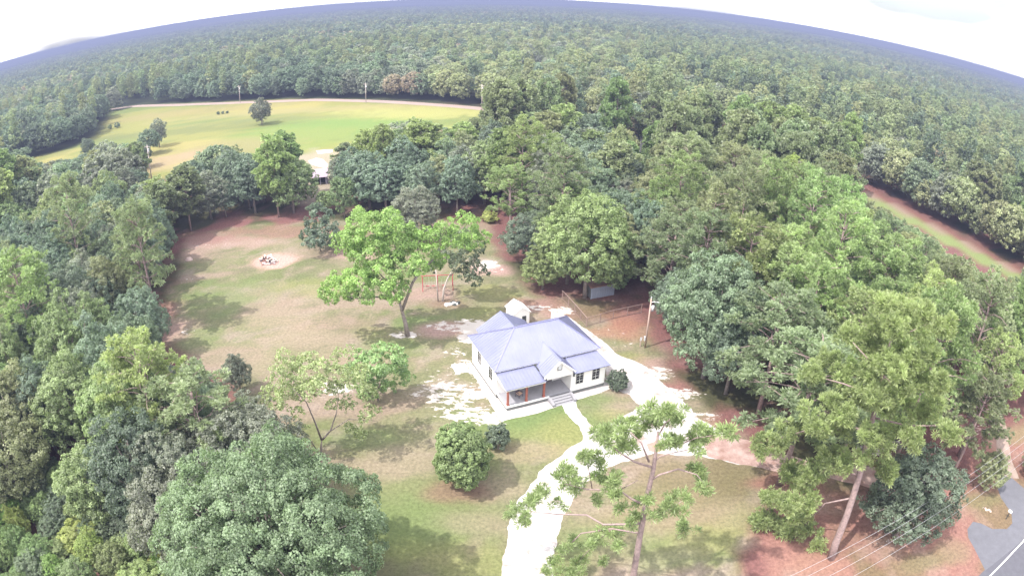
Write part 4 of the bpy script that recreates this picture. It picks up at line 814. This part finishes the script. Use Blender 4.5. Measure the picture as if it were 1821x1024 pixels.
# --- other trees that stand out: kind, foot, top, radius, mesh, colour, label
for kd, fx, fy, tp, Rr, pr, cc, lb in [
 ('pine', 285, 585, (262, 352), 4.2, PN[0], 'pine', 'tall pine at the left edge of the lawn with reddish bare trunk'),
 ('pine', 268, 560, (225, 380), 3.6, PN[3], 'pine', 'pine just left of the tall edge pine, its trunk half hidden'),
 ('broad', 235, 625, (222, 545), 2.0, BN[4], 'lime', 'slim pale green sapling in front of the left wood'),
 ('broad', 355, 700, (352, 632), 1.9, BN[4], 'dark', 'small dark green tree at the lower left corner of the lawn'),
 ('broad', 430, 700, (430, 622), 2.2, BN[1], 'grey', 'thin greyish half bare tree behind the airy light green one'),
 ('broad', 1040, 530, (1050, 322), 6.8, BN[0], 'fresh', 'tall bright green tree behind the blue grey shed'),
 ('broad', 1008, 505, (990, 350), 4.8, BN[2], 'lime', 'green tree left of the bright one behind the shed'),
 ('broad', 940, 470, (935, 372), 4.4, BN[5], 'blue', 'low blue green tree at the right side of the path gap'),
 ('broad', 1098, 500, (1110, 372), 5.0, BN[3], 'olive', 'olive tree overhanging the red ground right of the shed'),
 ('pine', 1212, 418, (1200, 238), 6.6, PN[4], 'olive', 'tall olive tinted pine with its bare trunk showing in mid wood'),
 ('broad', 1250, 672, (1250, 425), 5.8, BN[2], 'mid', 'large blue green tree behind the utility pole beside the drive'),
 ('broad', 1290, 700, (1310, 520), 4.6, BN[0], 'blue', 'blue green tree at the left front of the right hand grove'),
 ('broad', 1590, 955, (1600, 765), 5.2, BN[5], 'dark', 'broad dark evergreen tree beside the huge leaning pine'),
 ('pine', 1385, 862, (1400, 590), 6.2, PN[1], 'pine', 'pine behind the huge leaning one at the end of the dirt track'),
 ('pine', 1345, 745, (1330, 500), 5.6, PN[2], 'pine', 'pale pine with long low branches reaching towards the drive at right'),
 ('broad', 965, 515, (950, 440), 3.8, BN[1], 'fresh', 'low bright green tree at the left foot of the tall bright one'),
 ('broad', 1085, 520, (1090, 430), 4.2, BN[4], 'fresh', 'short bright green tree just right of the tall bright one'),
 ('broad', 466, 222, (466, 170), 4.4, BM[0], 'grey', 'lone tree standing in the middle of the field'),
 ('broad', 284, 262, (284, 205), 4.0, BM[1], 'grey', 'taller tree of the pair at the near left of the field'),
 ('broad', 268, 275, (262, 225), 4.4, BM[2], 'dark', 'dark tree just left of the taller one near the field edge'),
 ('broad', 255, 300, (254, 245), 3.8, BM[3], 'dark', 'dark rounded tree beside the pale pole at the field edge'),
 ('broad', 160, 285, (160, 238), 3.4, BM[3], 'blue', 'single small tree in the grass at the left end of the field'),
 ('broad', 740, 430, (745, 325), 5.0, BN[3], 'grey', 'greyish half bare tree behind the big bright yard tree'),
 ('pine', 1385, 440, (1380, 278), 5.4, PN[2], 'bright', 'bright yellow green pine standing out in the right hand wood'),
 ('pine', 1680, 760, (1710, 470), 4.8, PN[3], 'pine', 'tall pine at the right edge above the overhead wires'),
 ('pine', 1690, 850, (1700, 640), 4.2, PN[0], 'olive', 'olive pine with a curved pale trunk above the overhead wires'),
 ('broad', 1750, 870, (1750, 780), 2.6, BN[1], 'olive', 'slim olive sapling beside the sandy track at far right'),
 ('broad', 1835, 850, (1830, 765), 3.0, BN[4], 'olive', 'leafy sapling right of the sandy track at the right edge')]:
    hero(kd, fx, fy, tp, Rr, lb, pr, cc, rz=rs.uniform(0, 6.28))
# --- the woods
OPEN = [(YARD, 1.5), (FIELD, 2.0), (DRIVE, 2.0), (verge, 0.8)]
THICK = [(-80,850),(110,835),(190,875),(250,900),(285,960),(300,1200),(-80,1200)]
GAPS = [(576,270,12,200),(865,385,17,125),(868,420,22,115),(1780,790,26,60),(1660,910,70,52),(1240,890,60,50),(640,745,60,60)]
def allowed(px_, py_, mar=0.0):
    ok = np.ones(len(px_), bool)
    for pl_, mg in OPEN: ok &= sdist(px_, py_, pl_) < -(mg + mar)
    s_, t_ = strip_coord(px_, py_); s_ = s_ * sgn; ok &= ~((s_ > -10 - mar) & (s_ < 5 + mar) & (t_ > -20) & (t_ < slen + 20))
    rd_ = (px_ - R0[0]) * RN[0] + (py_ - R0[1]) * RN[1]; ok &= ~((rd_ > -3) & (rd_ < 12))
    for k in range(len(FARROAD) - 1):
        a_, b_ = FARROAD[k][:2], FARROAD[k + 1][:2]; e_ = b_ - a_; t2 = np.clip(((px_ - a_[0]) * e_[0] + (py_ - a_[1]) * e_[1]) / (e_ @ e_), 0, 1)
        ok &= np.hypot(px_ - a_[0] - t2 * e_[0], py_ - a_[1] - t2 * e_[1]) > 6
    return ok
# what stays in view of the open ground: woods trees that would stand in front of it are kept lower or left out
VIS = [[(705,1150),(690,960),(650,880),(590,830),(520,760),(470,735),(440,690),(400,662),(345,650),(282,636),(280,600),(300,575),(335,500),(338,425),(420,408),(540,402),(560,440),(610,425),(640,400),(850,402),(856,376),(880,376),(885,440),(905,500),(960,532),(1050,540),(1100,530),(1150,550),(1165,640),(1190,690),(1215,725),(1280,768),(1340,790),(1385,815),(1340,830),(1380,870),(1310,900),(1340,960),(1480,1000),(1520,1010),(1690,830),(1720,840),(1745,800),(1830,870),(1830,1150)],
 [(15,292),(130,264),(185,207),(240,194),(400,186),(560,182),(805,193),(905,208),(860,202),(800,222),(745,202),(700,210),(640,222),(598,258),(575,300),(552,268),(526,228),(455,230),(400,242),(335,257),(300,308),(262,318),(250,252),(185,240),(150,262),(130,274)],
 [(1482,318),(1560,350),(1650,400),(1720,444),(1830,500),(1830,512),(1720,458),(1640,410),(1560,360)]]
def in_view(px_, py_, H, mar=110):
    a_ = PJ(np.stack([px_, py_, np.zeros(len(px_))], 1)); b_ = PJ(np.stack([px_, py_, np.full(len(px_), H)], 1))
    f = lambda q: (q[:, 0] > -mar) & (q[:, 0] < 1821 + mar) & (q[:, 1] < 1024 + mar) & (q[:, 1] > -60)
    return (f(a_) | f(b_)) & (py_ > 5)
VIS += [[(549,282),(584,284),(584,328),(552,328)], [(1134,252),(1147,252),(1147,276),(1134,276)], [(1186,236),(1200,236),(1200,248),(1186,248)], [(1053,216),(1061,216),(1061,228),(1053,228)], [(1249,326),(1262,326),(1262,337),(1249,337)], [(368,322),(376,322),(376,340),(368,340)], [(1278,238),(1292,238),(1292,247),(1278,247)]]
_vx, _vy = np.meshgrid(np.arange(-120, 1941, 3.0), np.arange(-60, 1200, 3.0)); VM = np.zeros(_vx.shape, bool)
for v_ in VIS: VM |= sdist(_vx.ravel(), _vy.ravel(), v_).reshape(VM.shape) > 0
def blocks(q):
    i_ = np.clip(((q[:, 0] + 120) / 3).astype(int), 0, VM.shape[1] - 1); j_ = np.clip(((q[:, 1] + 60) / 3).astype(int), 0, VM.shape[0] - 1); return VM[j_, i_].any()
def jitter(x0, x1, y0, y1, step, R):
    a_, b_ = np.meshgrid(np.arange(x0, x1, step), np.arange(y0, y1, step)); a_ = a_.ravel() + R.uniform(-.42, .42, a_.size) * step; b_ = b_.ravel() + R.uniform(-.42, .42, b_.size) * step; return a_, b_
wx, wy = jitter(-330, 330, 8, 330, 5.9, rs)
k_ = allowed(wx, wy) & in_view(wx, wy, 15.0)
for hx, hy, hr in HEROES: k_ &= np.hypot(wx - hx, wy - hy) > hr + 1.5
gp = PJ(np.stack([wx, wy, np.full(len(wx), 11.0)], 1)); dd_ = np.hypot(wx, wy)
for gx_, gy_, gr_, gd_ in GAPS: k_ &= ~((np.hypot(gp[:, 0] - gx_, gp[:, 1] - gy_) < gr_) & (dd_ < gd_))
tq = PJ(np.stack([wx, wy, np.full(len(wx), 5.0)], 1)); k_ &= ~(sdist(tq[:, 0], tq[:, 1], THICK) > 0)
wx, wy, dd_ = wx[k_], wy[k_], dd_[k_]
o_ = np.argsort(dd_); wx, wy, dd_ = wx[o_], wy[o_], dd_[o_]
sb_ = strip_coord(wx, wy)[0] * sgn
pn = fbm(wx, wy, 45, 91); right = wx > .18 * wy + 8
is_pine = np.where(right & (dd_ > 40), pn > .33, pn > .66) ^ (rs.random(len(wx)) < .12)
WORD = {'mid': 'mid green', 'dark': 'dark green', 'blue': 'cool green', 'lime': 'pale green', 'olive': 'olive green', 'grey': 'greyish green', 'pine': 'mid green', 'pinelt': 'light green', 'fresh': 'fresh green', 'bright': 'bright green', 'yellow': 'yellowish', 'brown': 'brownish'}
far_pts = []; nb_, np_ = 0, 0
is_pine &= ~((sb_ > 0) & (sb_ < 16))
tone = fbm(wx, wy, 22, 95, 2)
for i in range(len(wx)):
    X_, Y_, D_ = wx[i], wy[i], dd_[i]
    pine = bool(is_pine[i])
    H = (rs.uniform(14, 24) if pine else rs.uniform(10.5, 16.5)); Rr = rs.uniform(3.8, 5.4) if pine else rs.uniform(3.9, 5.6)
    for tryn in range(10):
        q = PJ([(X_ + l_ * Rr, Y_, H * f_) for f_, w_2 in ((1.03, .25), (.97, .4), (.9, .55), (.84, .66), (.78, .75), (.72, .8), (.66, .85), (.6, .82), (.54, .8), (.48, .75), (.42, .65), (.36, .5), (.3, .4), (.24, .03), (.18, .03), (.12, .03), (.06, .03)) for l_ in (-w_2, -w_2 / 2, 0, w_2 / 2, w_2)])
        if not blocks(q): break
        H *= .92; Rr *= .94
    else: continue
    if (pine and np_ >= 270) or (not pine and nb_ >= 262): far_pts.append((X_, Y_, int(pine), H)); continue
    zone = 'right hand wood between the drive and the open strip' if right[i] and Y_ < 135 else ('woods beyond the yard' if Y_ > 112 else ('left hand wood beside the lawn' if X_ < 0 else 'back wood behind the house'))
    if pine:
        np_ += 1; pr = (PN if D_ < 125 else PM)[rs.integers(5 if D_ < 125 else 4)]
        cc = 'pinelt' if tone[i] > .52 else ('olive' if rs.random() < .25 else 'pine')
        plant('pine', (X_, Y_, 0), WORD[cc] + ' pine tree in the ' + zone, WORD[cc] + ' pines of the ' + zone, H, Rr, pr, cc, rz=rs.uniform(0, 6.28))
    else:
        nb_ += 1; pr = (BN if D_ < 125 else BM)[rs.integers(6 if D_ < 125 else 4)]
        cc = 'lime' if tone[i] > .67 else ('blue' if tone[i] < .42 else ['mid', 'dark', 'mid', 'grey', 'blue', 'olive'][rs.integers(6)])
        plant('broad', (X_, Y_, 0), WORD[cc] + ' leafy tree in the ' + zone, WORD[cc] + ' leafy trees of the ' + zone, H, Rr, pr, cc, rz=rs.uniform(0, 6.28))
# low thicket in the near left corner
sx_, sy_ = jitter(-60, -8, 8, 44, 2.9, rs); tq = PJ(np.stack([sx_, sy_, np.full(len(sx_), 2.0)], 1))
k_ = (sdist(tq[:, 0], tq[:, 1], THICK) > -25) & in_view(sx_, sy_, 4.0, 60)
for X_, Y_ in zip(sx_[k_], sy_[k_]):
    if any(math.hypot(X_ - a_, Y_ - b_) < c_ * .8 for a_, b_, c_ in HEROES[:12]): continue
    H = rs.uniform(2.6, 6.0); tc_ = ['lime', 'fresh', 'bright', 'mid', 'yellow', 'fresh', 'mid', 'dark'][rs.integers(8)]; plant('broad', (X_, Y_, 0), WORD[tc_] + ' leafy shrub in the low thicket in the bottom left corner', WORD[tc_] + ' thicket shrubs at bottom left', H, rs.uniform(1.6, 2.8), BN[rs.integers(6)], tc_, 'shrub', rs.uniform(0, 6.28), 'thicket_shrub')
print('TREES', nb_, np_, 'left for the far wood', len(far_pts))

# ------------------------------------------------------------------ the far forest as one mass
fx_, fy_ = jitter(-2700, 2700, 8, 2700, 7.6, rs)
D2 = np.hypot(fx_, fy_); k_ = (D2 < 2600) & ((fx_ < -330) | (fx_ > 330) | (fy_ > 330)) & (np.abs(np.arctan2(fx_, fy_)) < rad(64))
fx_, fy_ = fx_[k_], fy_[k_]; k_ = allowed(fx_, fy_); fx_, fy_ = fx_[k_], fy_[k_]
fpn = fbm(fx_, fy_, 160, 97)
P = np.concatenate([np.array([(a, b_) for a, b_, _, _ in far_pts]).reshape(-1, 2), np.stack([fx_, fy_], 1)]); pin = np.concatenate([np.array([c for _, _, c, _ in far_pts]), ((fpn > .56) ^ (rs.random(len(fx_)) < .15)).astype(int)])
D2 = np.hypot(P[:, 0], P[:, 1]); k_ = in_view(P[:, 0], P[:, 1], 15, 260); HF = np.concatenate([[c / 21 if b_ else c / 14.5 for _, _, b_, c in far_pts], np.zeros(len(fx_))])[k_]; P, pin, D2 = P[k_], pin[k_], D2[k_]
FM = {}
protos = bpy.data.collections.new('forest_kinds')
def proto_obj(me, cc, idx):
    me = me.copy(); me.materials.clear(); me.materials.append(FM.setdefault(cc, None) or FM.__setitem__(cc, leaf_mat('leaf_' + cc, tuple(v * 1.12 for v in GREENS[cc]))) or FM[cc]); o = bpy.data.objects.new('forest_kind', me); protos.objects.link(o); return o  # far leaf colours lightened to offset the self-shading of coarse crowns
def lowpoly(seed, pine, size, dens, n):
    R = np.random.default_rng(seed)
    if pine: cl = [(*(R.normal(0, 1, 2) * 1.9 * (1.25 - zz / 21)), zz, R.uniform(1.2, 1.8)) for zz in np.linspace(6, 19.5, n)]
    else: cl = ell_clumps(R, n, 5.0, 6.6, 7.2, 1.9)
    return crown_mesh('crown', cl, size, dens, R)
idx = 0; NEAR, MID, FARL = [], [], []
MB_ = [lowpoly(300 + k, False, .62, 1.2, 30) for k in range(4)]; MP_ = [lowpoly(310 + k, True, .62, 1.2, 14) for k in range(3)]
FB_ = [lowpoly(320 + k, False, 1.2, 1.4, 18) for k in range(4)]; FP_ = [lowpoly(330 + k, True, 1.2, 1.4, 10) for k in range(3)]
KB = ['mid', 'blue', 'grey', 'olive', 'dark', 'mid', 'grey', 'brown']; KP = ['pine', 'dark', 'pine', 'olive']
for lod, (mb_, mp_) in enumerate(((MB_, MP_), (FB_, FP_))):
    for k, c in enumerate(KB): proto_obj(mb_[k % len(mb_)], c, idx); idx += 1
    for k, c in enumerate(KP): proto_obj(mp_[k % len(mp_)], c, idx); idx += 1
nP = len(P); lod = (D2 > 620).astype(int)
t2 = fbm(P[:, 0], P[:, 1], 70, 99, 2)
kb = np.clip((rs.random(nP) * 8).astype(int), 0, 7); kb = np.where((kb == 7) & (t2 < .55), 0, kb); t3 = fbm(P[:, 0], P[:, 1], 240, 101, 3); kb = np.where((t3 > .56) & (rs.random(nP) < .7), 3, kb); kb = np.where((t3 < .43) & (rs.random(nP) < .7), 4, kb)
which = lod * 12 + np.where(pin == 1, 8 + np.clip((rs.random(nP) * 4).astype(int), 0, 3), kb)
scl = np.where(pin == 1, rs.uniform(.72, 1.0, nP), rs.uniform(.62, 1.25, nP)); scl = np.where(HF > 0, HF, scl)
hill = (fbm(P[:, 0], P[:, 1], 900, 55, 3) - .5) * 14 * sm(D2, 500, 1600)
me = bpy.data.meshes.new('forest_points'); me.vertices.add(nP)
me.vertices.foreach_set('co', np.stack([P[:, 0], P[:, 1], np.maximum(hill, -2)], 1).astype(np.float32).ravel())
for nm_, arr, ty in (('which', which.astype(np.int32), 'INT'), ('spin', rs.uniform(0, 6.28, nP).astype(np.float32), 'FLOAT'), ('size', scl.astype(np.float32), 'FLOAT')):
    a_ = me.attributes.new(nm_, ty, 'POINT'); a_.data.foreach_set('value', arr)
forest = link('forest', me); forest['kind'] = 'stuff'
forest['label'] = 'dense mixed forest stretching away to the hazy horizon'
ng = bpy.data.node_groups.new('forest_scatter', 'GeometryNodeTree'); ng.interface.new_socket('Geometry', in_out='INPUT', socket_type='NodeSocketGeometry'); ng.interface.new_socket('Geometry', in_out='OUTPUT', socket_type='NodeSocketGeometry')
N, L = ng.nodes, ng.links; gi, go = N.new('NodeGroupInput'), N.new('NodeGroupOutput'); ci = N.new('GeometryNodeCollectionInfo'); ci.inputs['Collection'].default_value = protos; ci.inputs['Separate Children'].default_value = True; ci.inputs['Reset Children'].default_value = True
mp_ = N.new('GeometryNodeMeshToPoints'); ip = N.new('GeometryNodeInstanceOnPoints'); ip.inputs['Pick Instance'].default_value = True
def named(n_, ty): q = N.new('GeometryNodeInputNamedAttribute'); q.data_type = ty; q.inputs['Name'].default_value = n_; return q.outputs['Attribute']
cx_ = N.new('ShaderNodeCombineXYZ'); L.new(named('spin', 'FLOAT'), cx_.inputs['Z'])
L.new(gi.outputs[0], mp_.inputs['Mesh']); L.new(mp_.outputs[0], ip.inputs['Points']); L.new(ci.outputs[0], ip.inputs['Instance']); L.new(named('which', 'INT'), ip.inputs['Instance Index']); L.new(cx_.outputs[0], ip.inputs['Rotation']); L.new(named('size', 'FLOAT'), ip.inputs['Scale']); L.new(ip.outputs[0], go.inputs[0])
md = forest.modifiers.new('scatter', 'NODES'); md.node_group = ng
print('FAR', nP)
# canopy of the distance: a rolling, lumpy sheet of tree tops
na, nr = 620, 210
an = np.linspace(rad(-66), rad(66), na); rr_ = np.geomspace(2250, 24000, nr); A2, R2 = np.meshgrid(an, rr_)
cxx, cyy = (R2 * np.sin(A2)).ravel(), (R2 * np.cos(A2)).ravel()
zz = 9 + 9 * (fbm(cxx, cyy, 26, 61, 3) - .4) + (fbm(cxx, cyy, 900, 55, 3) - .5) * 14 + (fbm(cxx, cyy, 3500, 57, 3) - .5) * 30 * sm(R2.ravel(), 3000, 9000)
zz = np.minimum(np.maximum(zz, 1.0), 40)
ii = np.arange(na * nr).reshape(nr, na); F = np.stack([ii[:-1, :-1], ii[1:, :-1], ii[1:, 1:], ii[:-1, 1:]], -1).reshape(-1, 4)
cc = np.tile(C(.055, .08, .04), (len(cxx), 1)); cc = mixc(cc, C(.085, .09, .05), sm(fbm(cxx, cyy, 300, 63), .45, .6)); cc = mixc(cc, C(.04, .065, .035), sm(fbm(cxx, cyy, 120, 66), .5, .65)); cc = mixc(cc, C(.25, .24, .14), sm(fbm(cxx, cyy * 2, 800, 69), .68, .72) * .7)
mt, nt, N, L, b = new_mat('far_canopy'); at = N.new('ShaderNodeAttribute'); at.attribute_name = 'albedo'; L.new(at.outputs['Color'], b.inputs['Base Color']); b.inputs['Roughness'].default_value = 1; b.inputs['Specular IOR Level'].default_value = 0
hills = link('wooded_hills', mesh_np('wooded_hills', np.stack([cxx, cyy, zz], 1), F, mt, {'albedo': cc})); hills['kind'] = 'structure'

# ------------------------------------------------------------------ air
mt = bpy.data.materials.new('haze'); mt.use_nodes = True; N, L = mt.node_tree.nodes, mt.node_tree.links
for n in list(N): N.remove(n)
ou = N.new('ShaderNodeOutputMaterial'); pv = N.new('ShaderNodeVolumePrincipled'); pv.inputs['Color'].default_value = (.185, .21, .33, 1); pv.inputs['Density'].default_value = 7.5e-4; pv.inputs['Anisotropy'].default_value = 0.0
L.new(pv.outputs[0], ou.inputs['Volume'])
hz = MB().box((-27000, -4000, -1.5), (27000, 27000, 48.0)).build('haze', mt); hz['kind'] = 'stuff'; hz['label'] = 'thin bluish haze over the far woods'
